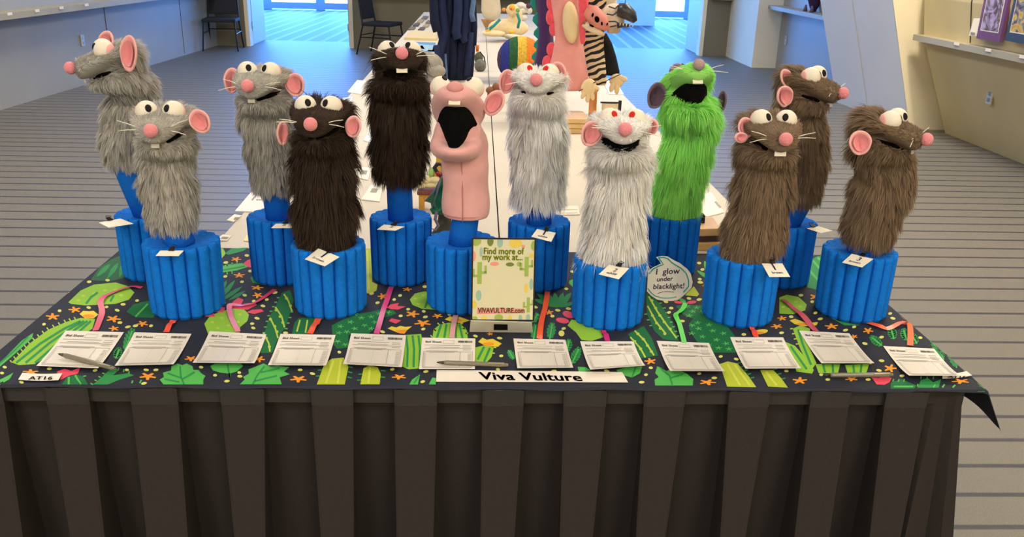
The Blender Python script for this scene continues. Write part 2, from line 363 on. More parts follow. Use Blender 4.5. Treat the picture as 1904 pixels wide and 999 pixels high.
# the pleated black skirt
tops = [85, 164, 243, 329, 410, 491, 579, 656, 734, 812, 898, 974, 1049, 1128, 1199, 1275, 1356, 1432, 1509, 1581, 1648, 1726]
bx = [float(P(v, 737, FY)[0]) for v in tops]
bots = [136, 197, 277, 351, 439, 494, 599, 658, 739, 805, 894, 955, 1041, 1100, 1182, 1234, 1338, 1382, 1475, 1537, 1614, 1669]
BX = [float(P(v, 999, FY)[0]) for v in bots]; ZB = float(P(900, 999, FY)[2]); FS = FY+0.014
bx = [bx[0]-2*0.078, bx[0]-0.078] + bx
sk = thing('table_skirt', 'black box-pleated skirt hanging from the front of the display table', 'skirt', (0, FY, 0))
rows = [0.741, 0.72, 0.7105, 0.7095, 0.69, 0.64, 0.56, 0.46, 0.34, 0.2, 0.08, 0.012]
def skirt_profile(z, seed):
    k = min(1.0, max(0, (0.71-z)/0.7)); pts = []; rg = random.Random(seed)
    head = z > 0.7099
    for i in range(0, len(bx), 2):
        a, b = bx[i], bx[i+1]; w_ = b-a; c = (a+b)/2 + rg.uniform(-0.004, 0.004)*k*3
        hw = w_/2*(1 - 0.30*min(1, k*1.7)); hw = max(hw, w_*0.33)
        i2 = i-2
        if i2 >= 0:
            kz = (0.745-z)/(0.745-ZB); ba, bb = BX[i2], BX[i2+1]; c = (a+b)/2*(1-kz)+(ba+bb)/2*kz; hw = w_/2*(1-kz)+(bb-ba)/2*kz; hw = max(hw, w_*.28)
        raised = FS - (0.012 if head else 0.012 + 0.024*k); back = FS + (-0.002 if head else 0.022 + 0.09*k)
        pts += [(c-hw+0.004, back), (c-hw-0.001, raised), (c-hw+0.004, raised-0.002), (c-hw*0.3, raised-0.003*(1-k)), (c+hw*0.3, raised-0.001), (c+hw-0.004, raised-0.002), (c+hw+0.001, raised), (c+hw-0.004, back)]
        if i+2 < len(bx):
            a2 = bx[i+2]; g0 = c+hw; g1 = (a2+bx[i+3])/2-hw
            pts += [(g0+(g1-g0)*0.25, back-0.002*k), (g0+(g1-g0)*0.5, back-0.012*k), (g0+(g1-g0)*0.75, back-0.004*k)]
    return pts
V = []; n = None
for ri, z in enumerate(rows):
    pr = skirt_profile(z, 3); xe = TR - 0.004; k = max(0, 0.71-z)
    xe += 0.14*k; pr += [(pr[-1][0]+0.03, FS+0.004), (xe-0.025-0.05*k, FS+0.002+0.05*k), (xe-0.012-0.03*k, FS-0.006), (xe+0.001, FS-0.006-0.02*k), (xe+0.004, FS+0.01), (xe-0.004*1, FS+0.10), (xe+0.004, FS+0.25), (xe, BY)]
    n = len(pr); V += [(x, y, z) for x, y in pr]
F = [(r*n+i, r*n+i+1, (r+1)*n+i+1, (r+1)*n+i) for r in range(len(rows)-1) for i in range(n-1)]
obj('pleated_panel', V, F, M_skirt, sk)
V = []
for z in (0.743, 0.7095):
    pr = [(x, y-0.0015) for x, y in skirt_profile(0.72, 3)]; n = len(pr); V += [(x, y, z) for x, y in pr]
obj('header_band', V, [(i, i+1, n+i+1, n+i) for i in range(n-1)], mat('black_header_band', (50, 46, 44), 0.85, 0.05, 300), sk)
# two rows of long white-covered tables running to the back
XS = [-0.70, 0.062, 0.824]
M_edge = mat('dark_table_edge', (46, 36, 34), 0.7)
for r in range(2):
    for i in range(5):
        y0 = BY + 0.004 + i*1.83; where = ['joined to the display table', 'second from the display table', 'third from the display table', 'fourth from the display table', 'farthest from the display table'][i]
        t = thing('long_table', 'white covered %s table, %s' % (['left row', 'right row'][r], where), 'table', ((XS[r]+XS[r+1])/2, y0+0.9, 0), 'white covered tables')
        B('table_top', (XS[r]+0.003, y0, 0.718), (XS[r+1]-0.003, y0+1.824, 0.742), M_edge, t)
        B('cover', (XS[r]+0.002, y0-0.001, 0.742), (XS[r+1]-0.002, y0+1.825, 0.748), M_white, t)
        xs = XS[r]+0.004 if r == 0 else XS[r+1]-0.004
        Vs = []
        for z in (0.718, 0.01):
            for k in range(49): Vs.append((xs + (0.012 if k % 2 else -0.012)*(1 if z < 0.5 else 0.4)*1.0, y0+1.824*k/48, z))
        obj('skirt', Vs, [(k, k+1, 50+k, 49+k) for k in range(48)], M_skirt, t)
        for yy in (y0+0.2, y0+1.62): MB().tube([((XS[r]+XS[r+1])/2, yy, 0), ((XS[r]+XS[r+1])/2, yy, 0.718)], 0.02).build('leg', M_leg, t)

# ---------------------------------------------------------------- the cactus tablecloth
CR = 0.955; CF = FY-0.001; CB = BY-0.003
def S(u, v, lift=0.0):
    """cloth surface: flat on the table, turned down at the front hem, hanging and flaring at the right end"""
    x, y, z = u, v, 0.7505; R = 0.012
    if v < CF:
        e = CF-v; y = CF-0.004*min(1, e/0.006); z -= max(0, e-0.002)
        y -= lift
    if u > CR:
        e = u-CR; q = max(0.0, min(1.0, 1-(v-CF)/0.30)); phi = 0.40+0.12*q*q + 0.06*math.sin(v*26)
        x = CR + min(e, R)*0.8 + max(0, e-R)*math.sin(phi); z -= 0.25*min(e, R) + max(0, e-R)*math.cos(phi); x += lift*0.8
    return np.array([x, y, z+lift*(0.6 if u > CR else 1)])
us = list(np.linspace(TL-0.015, CR, 60)) + list(CR+np.array([0.004, 0.008, 0.013, 0.02, 0.03, 0.045, 0.06, 0.072, 0.084, 0.096, 0.106]))
vs = [CF-0.0065, CF-0.005, CF-0.0035, CF-0.002] + list(np.linspace(CF, CB, 46))
V = []
for v in vs:
    for u in us:
        p = S(u, v)
        if u > CR: p[2] += 0  
        if CF-0.018 < v < CF: p[2] += 0.0015*math.sin(u*31)*(1 if v < CF-0.004 else 0.3)
        V.append(p)
nu = len(us)
cloth = thing('cactus_tablecloth', 'navy tablecloth printed with bright cacti and flowers under the puppets', 'tablecloth', (0, 1.8, 0.75))
M_navy = mat('navy_cotton', (38, 41, 52), 0.75, 0.06, 60, bump=0.1, bscale=1200, spec=0.25)
obj('cloth', V, [(r*nu+i, r*nu+i+1, (r+1)*nu+i+1, (r+1)*nu+i) for r in range(len(vs)-1) for i in range(nu-1)], M_navy, cloth, smooth=True)
PR = MB(); _lay = [0]
LIME, LIME2, DG, MG, LG, OR, PK, YE, DOT, COLY = (142, 190, 58), (178, 200, 74), (26, 106, 58), (44, 140, 74), (84, 178, 84), (236, 150, 44), (222, 74, 98), (228, 200, 66), (214, 212, 116), (176, 190, 52)
def poly(pts, c, lay=None):
    """a printed shape given by its outline in the photograph, laid on the cloth"""
    _lay[0] += 1; z = 0.0003 + (_lay[0] % 12)*0.00002 if lay is None else lay
    out = []; n = len(pts)
    for i in range(n):
        a, b = np.array(pts[i], float), np.array(pts[(i+1) % n], float); k = max(1, int(np.hypot(*(b-a))/12))
        for j in range(k):
            q = T(*(a+(b-a)*j/k)); out.append(S(q[0], max(q[1], CF-0.005), z))
    PR.add(out, [tuple(range(len(out)))], c)
def blob(x, y, w_, h_, c, rot=0, n=14, lay=None, wob=0.0):
    ca, sa = math.cos(math.radians(rot)), math.sin(math.radians(rot)); ps = []
    for i in range(n):
        th = 2*math.pi*i/n; r = 1 + wob*math.sin(3*th+x); px, py = w_/2*r*math.cos(th), h_/2*r*math.sin(th)
        ps.append((x+px*ca-py*sa, y+px*sa+py*ca))
    poly(ps, c, lay)
def petal(x0, y0, x1, y1, w_, c, lay=None):
    d = np.array([x1-x0, y1-y0], float); l = np.hypot(*d); d /= l; nn = np.array([-d[1], d[0]])
    a = np.array([x0, y0], float); ps = []
    for s, k in ((0, 0.15), (0.2, 0.6), (0.5, 1), (0.8, 0.7), (1, 0.05)): ps.append(tuple(a+d*l*s+nn*w_/2*k))
    for s, k in ((1, 0.05), (0.8, 0.7), (0.5, 1), (0.2, 0.6), (0, 0.15)): ps.append(tuple(a+d*l*s-nn*w_/2*k))
    poly(ps, c, lay)
def star(x, y, w_, h_, c=OR, n=5, rot=None, lay=0.0006, inner=0.38):
    rot = random.uniform(0, 6) if rot is None else rot; ps = []
    for i in range(2*n):
        th = rot+math.pi*i/n; r = 1 if i % 2 == 0 else inner
        if i % 2 == 0:
            for dth in (-0.16, 0.16): ps.append((x+w_/2*math.cos(th+dth), y+h_/2*math.sin(th+dth)))
        else: ps.append((x+w_/2*r*math.cos(th), y+h_/2*r*math.sin(th)))
    poly(ps, c, lay)
def line(pts, w_, c, lay=0.0007):
    pts = [np.array(p, float) for p in pts]; a = []; b = []
    for i, p in enumerate(pts):
        d = pts[min(i+1, len(pts)-1)]-pts[max(i-1, 0)]; d /= max(1e-6, np.hypot(*d)); nn = np.array([-d[1], d[0]])*w_/2
        a.append(tuple(p+nn)); b.append(tuple(p-nn))
    poly(a+b[::-1], c, lay)
def dots(l, s=9):
    for x, y in l: blob(x, y, s+random.uniform(-2, 2), s*0.55, DOT, random.uniform(-15, 15), 10, 0.00062)
def fern(x0, y0, x1, y1, w_, c=MG, n=6):
    d = np.array([x1-x0, y1-y0], float)
    for i in range(n):
        s = (i+0.5)/n; px, py = x0+d[0]*s, y0+d[1]*s; k = math.sin(math.pi*(0.15+0.8*s))
        nx, ny = -d[1], d[0]; l = math.hypot(nx, ny); nx /= l; ny /= l
        for sg in (-1, 1): petal(px, py, px+sg*nx*w_*k+d[0]*0.2, py+sg*ny*w_*k+d[1]*0.2, 6, c, 0.0005)
    line([(x0, y0), (x1, y1)], 2.5, LG, 0.0006)
def spines(pts, out, c=LG, s=5):
    for i in range(len(pts)-1):
        a, b = np.array(pts[i], float), np.array(pts[i+1], float); k = max(1, int(np.hypot(*(b-a))/9))
        for j in range(k):
            q = a+(b-a)*j/k; line([tuple(q), (q[0]+out[0]*s, q[1]+out[1]*s)], 2.2, c, 0.0005)
# left end
poly([(168, 522), (185, 498), (205, 484), (228, 474), (236, 492), (240, 515), (205, 524)], (40, 96, 58)); 
for a, b in (((180, 515), (205, 492)), ((200, 518), (220, 490)), ((222, 516), (232, 486))): petal(*a, *b, 9, MG, 0.0005)
poly([(127, 563), (150, 541), (175, 530), (215, 526), (238, 533), (250, 545), (240, 558), (215, 566), (160, 569), (132, 566)], LIME)
line([(160, 566), (170, 553), (182, 545)], 4, MG); line([(205, 562), (212, 550)], 4, MG)
for p in ((155, 551), (175, 547), (195, 541), (146, 559), (215, 540), (225, 550), (190, 556)): blob(*p, 8, 4, LIME2, lay=0.0006)
poly([(22, 675), (55, 640), (90, 614), (122, 600), (150, 592), (177, 594), (172, 612), (130, 640), (90, 662), (65, 678), (35, 680)], LIME)
for o_ in (0, 16, 32, 48): line([(30+o_*1.1, 676), (75+o_, 640), (120+o_*0.7, 612), (150+o_*0.4, 598)], 4, MG)
spines([(22, 675), (55, 640), (90, 614), (122, 600), (150, 592)], (-0.6, -0.8), LIME2)
poly([(-30, 700), (0, 676), (40, 635), (62, 620), (60, 630), (20, 666), (-20, 700)], LG); line([(-10, 685), (25, 655), (52, 628)], 3, MG)
poly([(148, 585), (155, 579), (165, 580), (174, 579), (183, 586), (174, 593), (158, 593)], YE, 0.0006); blob(165, 589, 22, 7, OR, lay=0.00068)
for a in ((139, 577, 24, 12), (98, 590, 26, 13), (211, 594, 28, 13), (265, 603, 22, 11), (212, 612, 20, 10), (57, 693, 30, 10), (275, 701, 32, 14), (128, 545, 3, 2)): star(*a)
dots([(111, 579), (82, 604), (165, 573), (198, 572), (218, 578), (223, 601), (238, 609), (252, 607), (281, 607), (9, 684), (4, 695), (92, 687), (177, 690), (255, 560), (229, 567), (200, 522), (166, 525), (272, 689), (236, 689), (40, 712)])
poly([(235, 581), (248, 567), (275, 560), (296, 575), (285, 592), (252, 591)], DG); line([(252, 590), (275, 566)], 3, LG)
fern(232, 655, 246, 616, 10); fern(215, 668, 222, 650, 8)
poly([(106, 692), (120, 687), (133, 691), (150, 684), (145, 696), (128, 700), (113, 708)], PK, 0.0006)
poly([(115, 716), (124, 703), (140, 697), (155, 701), (164, 716)], DG); line([(128, 716), (128, 702)], 4, LG); line([(150, 716), (140, 699)], 4, LG); spines([(155, 701), (164, 716)], (1, -0.2))
poly([(173, 716), (190, 702), (202, 690), (214, 685), (220, 690), (210, 699), (240, 695), (249, 699), (226, 706), (200, 716)], MG); spines([(173, 716), (202, 690)], (-0.9, -0.4)); spines([(220, 690), (249, 699)], (0.2, -1))
poly([(-12, 716), (0, 707), (14, 700), (25, 694), (18, 706), (0, 716)], LG)
line([(245, 714), (247, 709)], 3, LG); line([(260, 714), (263, 708)], 3, LG)
def leafy(pts, veins):
    poly(pts, LG)
    for v in veins: line(v, 3, MG)
leafy([(297, 707), (305, 702), (303, 694), (318, 690), (319, 682), (330, 677), (339, 680), (347, 677), (358, 682), (360, 689), (369, 689), (374, 695), (382, 700), (378, 707), (378, 716), (304, 716)], [[(335, 682), (336, 700), (342, 716)], [(312, 695), (336, 704)], [(362, 693), (340, 706)], [(306, 706), (334, 712)]])
leafy([(391, 682), (400, 677), (448, 677), (452, 682), (440, 692), (427, 696), (410, 694), (396, 690)], [[(423, 678), (427, 703)]]); line([(427, 695), (427, 703)], 4, MG)
leafy([(446, 716), (455, 707), (452, 702), (463, 696), (462, 688), (475, 683), (490, 677), (503, 683), (514, 681), (538, 684), (528, 692), (539, 697), (520, 703), (524, 716)], [[(492, 682), (478, 700), (470, 716)], [(520, 686), (485, 694)], [(515, 700), (474, 710)]])
dots([(290, 689), (268, 714), (374, 684), (400, 699), (445, 694), (446, 701), (422, 710), (531, 620), (558, 689), (581, 696)])
star(355, 668, 24, 10); star(482, 669, 22, 12); star(555, 706, 32, 13); star(742, 702, 28, 10)
# middle left
poly([(380, 603), (391, 588), (413, 579), (432, 575), (454, 576), (463, 586), (460, 598), (447, 609), (446, 620), (387, 622)], LIME)
for p in ((395, 600), (412, 592), (430, 586), (446, 586), (405, 611), (425, 606), (443, 600)): blob(*p, 7, 4, LIME2, lay=0.0006)
for pp in ([(399, 581), (404, 570), (419, 573), (415, 582)], [(380, 590), (398, 583), (400, 590)], [(426, 575), (434, 561), (443, 554), (453, 558), (448, 568), (432, 574)], [(430, 575), (454, 566), (473, 563), (478, 568), (460, 577)], [(458, 582), (469, 577), (486, 576), (491, 580), (473, 585)]): poly(pp, PK, 0.00055)
for a in ((406, 551, 422, 522, 8), (408, 558, 437, 522, 9), (411, 560, 450, 534, 8), (426, 559, 456, 542, 7)): petal(*a, MG)
poly([(402, 503), (420, 493), (450, 490), (462, 497), (440, 504), (404, 509)], LG); line([(405, 505), (455, 496)], 2.5, MG); spines([(404, 500), (450, 490)], (0, -1)); spines([(404, 509), (440, 504)], (0.2, 1))
poly([(452, 491), (460, 485), (467, 482), (472, 499), (462, 498)], PK, 0.0006)
poly([(400, 461), (415, 463), (420, 472), (412, 482), (402, 488)], LIME); poly([(418, 472), (430, 463), (462, 461), (452, 468), (425, 475)], MG)
poly([(465, 517), (473, 512), (480, 522), (492, 530), (470, 527)], MG)
for a in ((439, 483, 20, 9), (445, 513, 22, 10), (478, 536, 24, 9), (479, 550, 20, 11)): star(*a)
dots([(459, 476), (465, 505), (419, 515), (410, 521), (450, 525), (455, 550), (472, 561), (489, 570), (478, 593), (469, 603), (471, 611), (511, 545), (496, 558), (416, 564), (420, 489)])
poly([(483, 658), (495, 609), (502, 588), (513, 570), (524, 546), (539, 540), (546, 559), (540, 581), (530, 612), (519, 625), (506, 657)], DG)
line([(528, 548), (536, 560), (543, 580)], 3, LIME2); line([(512, 572), (524, 590), (529, 610)], 3, LIME2); line([(502, 592), (512, 612), (517, 630)], 3, LIME2); line([(490, 620), (500, 640), (502, 655)], 3, LIME2)
for p in ((514, 578), (521, 590), (526, 601), (503, 595), (511, 608), (515, 618), (533, 556), (540, 570), (495, 630), (501, 646)): blob(*p, 6, 5, LIME2, lay=0.0008)
spines([(490, 630), (502, 588), (524, 546)], (-1, 0.05)); spines([(540, 581), (530, 612), (519, 625)], (1, 0.05))
poly([(542, 624), (548, 600), (556, 592), (590, 592), (582, 624)], DG); line([(552, 618), (558, 596)], 3, LIME2); line([(568, 620), (572, 596)], 3, LIME2)
poly([(589, 716), (603, 678), (617, 668), (639, 666), (648, 683), (641, 716)], COLY); line([(606, 714), (620, 672)], 4, (200, 206, 84)); line([(628, 714), (634, 670)], 4, (200, 206, 84)); spines([(648, 683), (645, 712)], (1, 0.2), MG, 8); spines([(595, 700), (603, 678)], (-1, 0.1), MG, 8)
poly([(670, 716), (676, 686), (687, 680), (702, 684), (708, 696), (706, 716)], COLY); line([(685, 714), (688, 684)], 4, (200, 206, 84)); spines([(708, 690), (706, 714)], (1, 0.1), MG, 9); spines([(672, 708), (677, 686)], (-1, 0), MG, 8)
poly([(617, 606), (640, 594), (669, 584), (690, 581), (708, 576), (732, 578), (737, 584), (724, 589), (706, 594), (695, 612), (685, 622), (648, 623), (648, 647), (627, 650), (619, 640)], DG)
for p in ((633, 608), (652, 600), (672, 592), (690, 590), (660, 612), (678, 606), (697, 600), (630, 620), (645, 618), (628, 636), (642, 642), (705, 584), (722, 582), (660, 585), (690, 612)): star(*p, 13, 7, LG, 5, inner=0.25)
# middle
poly([(676, 463), (690, 463), (692, 525), (702, 530), (700, 541), (690, 547), (677, 546)], COLY); line([(683, 465), (686, 540)], 3, (200, 206, 84))
poly([(762, 558), (771, 547), (788, 543), (812, 545), (822, 578), (784, 575), (767, 568)], LIME); line([(790, 574), (796, 558), (806, 552)], 4, MG)
for p in ((772, 556), (787, 550), (778, 566), (795, 548)): blob(*p, 7, 4, LIME2, lay=0.0006)
for a in ((757, 539, 18, 8), (711, 552, 18, 12), (767, 585, 26, 13), (813.5, 588.5, 20, 9), (786, 602, 32, 13)): star(*a)
for pp in ([(718, 573), (727, 567), (742, 564), (739, 570), (755, 571), (740, 577), (728, 576)], [(723, 598), (728, 593), (746, 597), (736, 603)]): poly(pp, PK, 0.0006)
dots([(744, 550.5), (702, 564), (733, 558), (759, 576), (788, 580), (791, 590.5), (745, 588.5), (787, 613), (711, 618), (790, 534), (836, 585.5), (729.5, 688), (792, 692), (631, 656), (691, 547), (786, 711)])
poly([(750, 624), (783, 622), (787, 639), (780, 686), (760, 688), (747, 682), (749, 647)], LIME)
for x in (755, 767, 778): line([(x, 625), (x+3, 650), (x+2, 684)], 4, MG)
poly([(721, 612), (728, 608), (737, 610), (744, 607), (754, 609), (766, 608), (757, 615), (752, 622), (743, 621)], YE, 0.0006); poly([(734, 615), (757, 614), (752, 622), (743, 621)], OR, 0.00068)
poly([(804, 632), (806, 614), (817, 605), (835, 601), (856, 603), (868, 615), (870, 632)], LIME)
for x in (812, 826, 848, 860): line([(x, 630), (x*0.7+840*0.3, 604)], 4, MG)
spines([(804, 628), (817, 605), (835, 601)], (-0.7, -0.7), LIME2); spines([(856, 603), (870, 630)], (1, -0.1), LIME2)
poly([(827, 595), (837, 589), (846, 592), (854, 590), (874, 597), (858, 602), (841, 600)], YE, 0.0006); blob(848, 597, 22, 6, OR, lay=0.00068)
poly([(884, 647), (900, 643), (918, 647), (914, 665), (900, 680), (884, 672)], LIME); line([(888, 670), (900, 646)], 4, MG); line([(900, 674), (911, 648)], 4, MG); spines([(918, 647), (912, 668)], (1, 0.1), LIME2)
poly([(889, 637), (897, 629), (905, 633), (916, 631), (933, 640), (926, 646), (905, 645)], YE, 0.0006); blob(908, 641, 22, 7, OR, lay=0.00068)
dots([(884, 626), (929, 630), (932, 663), (926, 688)]); star(911, 622, 12, 6)
poly([(761, 716), (766, 707), (781, 697), (777, 716)], LG); line([(770, 714), (779, 700)], 2.5, MG); poly([(797, 716), (804, 703), (811, 704), (810, 716)], LG)
# middle right
for a in ((1037, 572, 993, 557, 10), (1036, 571, 998, 547, 11), (1035, 571, 1014, 545, 10), (1036, 572, 1031, 545, 11), (1038, 572, 1047, 545, 11), (1040, 572, 1062, 545, 11), (1041, 572, 1068, 563, 8)): petal(*a, MG)
blob(1057, 586, 23, 12, PK, 20, lay=0.0005); blob(1046, 597, 25, 10, PK, 10, lay=0.0005)
poly([(1055, 606), (1063, 595), (1078, 598), (1112, 605), (1122, 628), (1100, 635), (1081, 633), (1071, 619)], LIME)
fern(1022, 632, 1027, 604, 9, MG, 5); fern(992, 632, 996, 606, 8, MG, 5); fern(1054, 655, 1058, 634, 8, MG, 5); fern(1063, 678, 1076, 650, 9, MG, 6); fern(945, 652, 955, 668, 6, MG, 4); fern(990, 600, 1000, 585, 8, MG, 3)
for a in ((1021, 582, 16, 10), (1209, 673, 22, 12), (1315.5, 712, 32, 11)): star(*a)
dots([(995, 572), (1037, 578), (1057, 575), (1027, 589), (1048, 612), (1201, 698), (1210, 685), (1193, 712), (1128, 691), (1030, 691), (1300, 696), (1340, 664), (1369, 669), (1328, 704), (1065, 506), (1053, 538)]); blob(1044, 621, 11, 11, DOT, lay=0.0006)
blob(1066, 527, 14, 16, LG, wob=0.2)
poly([(1168, 622), (1197, 607), (1212, 630), (1224, 662), (1186, 668), (1176, 640)], DG); line([(1180, 616), (1198, 634), (1216, 662)], 3, LIME2); line([(1172, 628), (1190, 648), (1200, 666)], 3, LIME2)
for p in ((1186, 622), (1196, 632), (1204, 644), (1211, 655), (1180, 636), (1191, 650)): blob(*p, 6, 5, LIME2, lay=0.0008)
poly([(1201, 545), (1218, 556), (1233, 574), (1250, 602), (1262, 635), (1233, 632), (1217, 617), (1203, 585)], DG)
line([(1206, 552), (1222, 580), (1240, 606), (1258, 630)], 3, LIME2); line([(1204, 570), (1220, 600), (1238, 622)], 3, LIME2)
for p in ((1212, 560), (1219, 574), (1227, 588), (1235, 600), (1246, 613), (1213, 588), (1221, 602), (1228, 612), (1236, 622)): blob(*p, 6, 5, LIME2, lay=0.0008)
spines([(1218, 556), (1233, 574), (1262, 635)], (1, -0.1)); spines([(1203, 585), (1217, 617)], (-1, 0.1))
poly([(1257, 570), (1270, 567), (1313, 569), (1330, 590), (1348, 603), (1366, 625), (1368, 657), (1318, 657), (1302, 644), (1292, 631), (1282, 615), (1281, 602), (1289, 594), (1270, 586)], DG)
for p in ((1278, 571), (1295, 573), (1288, 580), (1306, 581), (1281, 588), (1297, 601), (1299, 612), (1318, 605), (1325, 616), (1306, 627), (1332, 633), (1345, 621), (1350, 640), (1336, 648), (1318, 642), (1355, 650), (1287, 606), (1286, 621)): star(*p, 13, 7, LG, 5, inner=0.25)
blob(1261, 563, 16, 5, PK, 8, lay=0.0006); blob(1286, 563, 18, 6, PK, -8, lay=0.0006); petal(1262, 556, 1276, 564, 7, LG, 0.0006)
poly([(1274, 550), (1290, 533), (1300, 548), (1296, 552)], COLY)
dots([(1301, 520), (1302, 526), (1248, 574), (1244, 582), (1268, 598), (1238, 562), (1281, 556), (1300, 558), (1306, 502), (1300, 490)]); petal(1296, 504, 1318, 518, 7, LG); petal(1310, 486, 1316, 506, 8, LG); star(1313, 532, 16, 6)
leafy([(1222, 682), (1239, 691), (1250, 686), (1268, 692), (1277, 696), (1289, 706), (1288, 718), (1218, 718), (1217, 707), (1225, 702), (1218, 695)], [[(1228, 686), (1245, 700), (1250, 717)], [(1270, 697), (1248, 704)]])
leafy([(1146, 689), (1165, 683), (1194, 682), (1190, 695), (1175, 703), (1152, 697)], [[(1175, 703), (1182, 684)]]); poly([(1074, 683), (1090, 684), (1098, 690), (1076, 692)], LG)
poly([(1338, 678), (1353, 673), (1371, 677), (1390, 698), (1406, 721), (1352, 720)], COLY); line([(1352, 678), (1376, 718)], 4, (200, 206, 84)); line([(1365, 678), (1394, 718)], 4, (200, 206, 84)); spines([(1371, 677), (1400, 712)], (1, -0.3), MG, 8)
poly([(1413, 689), (1437, 689), (1452, 704), (1465, 722), (1428, 720)], COLY); line([(1424, 692), (1444, 718)], 4, (200, 206, 84)); spines([(1437, 689), (1460, 715)], (1, -0.3), MG, 8)
# right end
poly([(1449, 554), (1463, 549), (1485, 553), (1500, 567), (1497, 578), (1475, 585), (1449, 584)], LIME)
for p in ((1462, 562), (1480, 562), (1488, 571), (1468, 575), (1456, 572)): blob(*p, 7, 4, LIME2, lay=0.0006)
for a in ((1516, 553, 22, 13), (1454, 593, 18, 9), (1444, 608, 22, 9), (1546, 608, 26, 11), (1614, 616, 20, 12), (1487, 709, 28, 13), (1583, 706, 24, 9), (1655, 686, 24, 15), (1786, 710, 34, 10), (1588, 627, 14, 8)): star(*a)
poly([(1468, 597), (1478, 594), (1487, 597), (1500, 602), (1521, 600), (1518, 606), (1495, 608), (1478, 604)], YE, 0.0006); blob(1493, 604, 24, 5, OR, lay=0.00068)
blob(1414, 618, 28, 9, YE, -8, lay=0.0006); blob(1412, 620, 18, 5, OR, lay=0.00068)
poly([(1474, 612), (1488, 606), (1506, 612), (1502, 640), (1518, 676), (1508, 690), (1488, 650)], LIME); line([(1484, 614), (1492, 640), (1508, 680)], 4, MG); spines([(1474, 612), (1488, 650)], (-1, 0.1), LIME2)
poly([(1461, 637), (1478, 644), (1496, 664), (1513, 689), (1510, 696), (1481, 692), (1470, 665)], LIME); line([(1470, 645), (1500, 688)], 4, MG)
poly([(1516, 678), (1562, 678), (1558, 695), (1522, 695)], LIME); line([(1530, 678), (1534, 694)], 4, MG); line([(1548, 678), (1549, 694)], 4, MG)
poly([(1571, 680), (1616, 677), (1611, 694), (1576, 695)], LIME); line([(1586, 678), (1588, 694)], 4, MG); line([(1602, 678), (1600, 694)], 4, MG); spines([(1616, 677), (1611, 694)], (1, 0), LIME2)
poly([(1508, 484), (1520, 477), (1545, 477), (1548, 540), (1525, 541), (1500, 535)], MG)
for a in (((1512, 486), (1540, 520)), ((1506, 505), (1535, 538)), ((1520, 480), (1545, 500))): line(a, 4, LG)
poly([(1541, 590), (1560, 598), (1600, 606), (1570, 606)], MG)
dots([(1489, 550), (1510, 562), (1516, 583), (1525, 594), (1471, 590), (1453, 620), (1383, 623), (1572, 615), (1639, 628), (1711, 629), (1754, 641), (1660, 593), (1462, 691), (1539, 707), (1614, 707), (1677, 700), (1639, 672), (1608, 640), (1527, 698), (1634, 690), (1655, 584), (1735, 622), (1588, 609)])
poly([(1620, 703), (1634, 704), (1642, 700), (1658, 704), (1654, 712), (1644, 717), (1630, 716)], PK, 0.0006)
poly([(1656, 713), (1676, 706), (1704, 718), (1700, 724), (1656, 724)], DG); line([(1662, 720), (1698, 720)], 3, LG); spines([(1660, 711), (1690, 711)], (0.3, -1), LG)
poly([(1706, 722), (1712, 708), (1725, 704), (1735, 712), (1750, 706), (1745, 722)], MG); spines([(1706, 720), (1712, 706), (1735, 706), (1752, 706)], (0.1, -1), LG)
for a in ((1662, 632, 1657, 612, 9), (1686, 634, 1680, 614, 9), (1640, 644, 1620, 628, 8), (1755, 670, 1735, 636, 9), (1779, 685, 1766, 650, 9), (1705, 640, 1694, 622, 8)): fern(*a)
petal(1700, 597, 1674, 586, 9, PK); petal(1700, 601, 1672, 600, 9, PK)
poly([(1700, 596), (1718, 608), (1742, 627), (1750, 634), (1726, 624), (1704, 606)], LIME)
poly([(1664, 570), (1680, 572), (1690, 578), (1672, 578)], MG)
leafy([(1793, 687), (1805, 683), (1826, 698), (1842, 717), (1850, 730), (1828, 718), (1804, 702)], [[(1800, 690), (1838, 716)]])
leafy([(1818, 712), (1832, 722), (1845, 738), (1838, 742), (1822, 730)], [[(1822, 718), (1838, 738)]])
line([(1735, 722), (1739, 716)], 3, LG); line([(1752, 722), (1756, 716)], 3, LG); line([(1771, 722), (1776, 717)], 3, LG)
PR.build('cactus_print', colmat('print_on_cotton', 0.75, 0.25), cloth, dye=True)['kind'] = 'stuff'

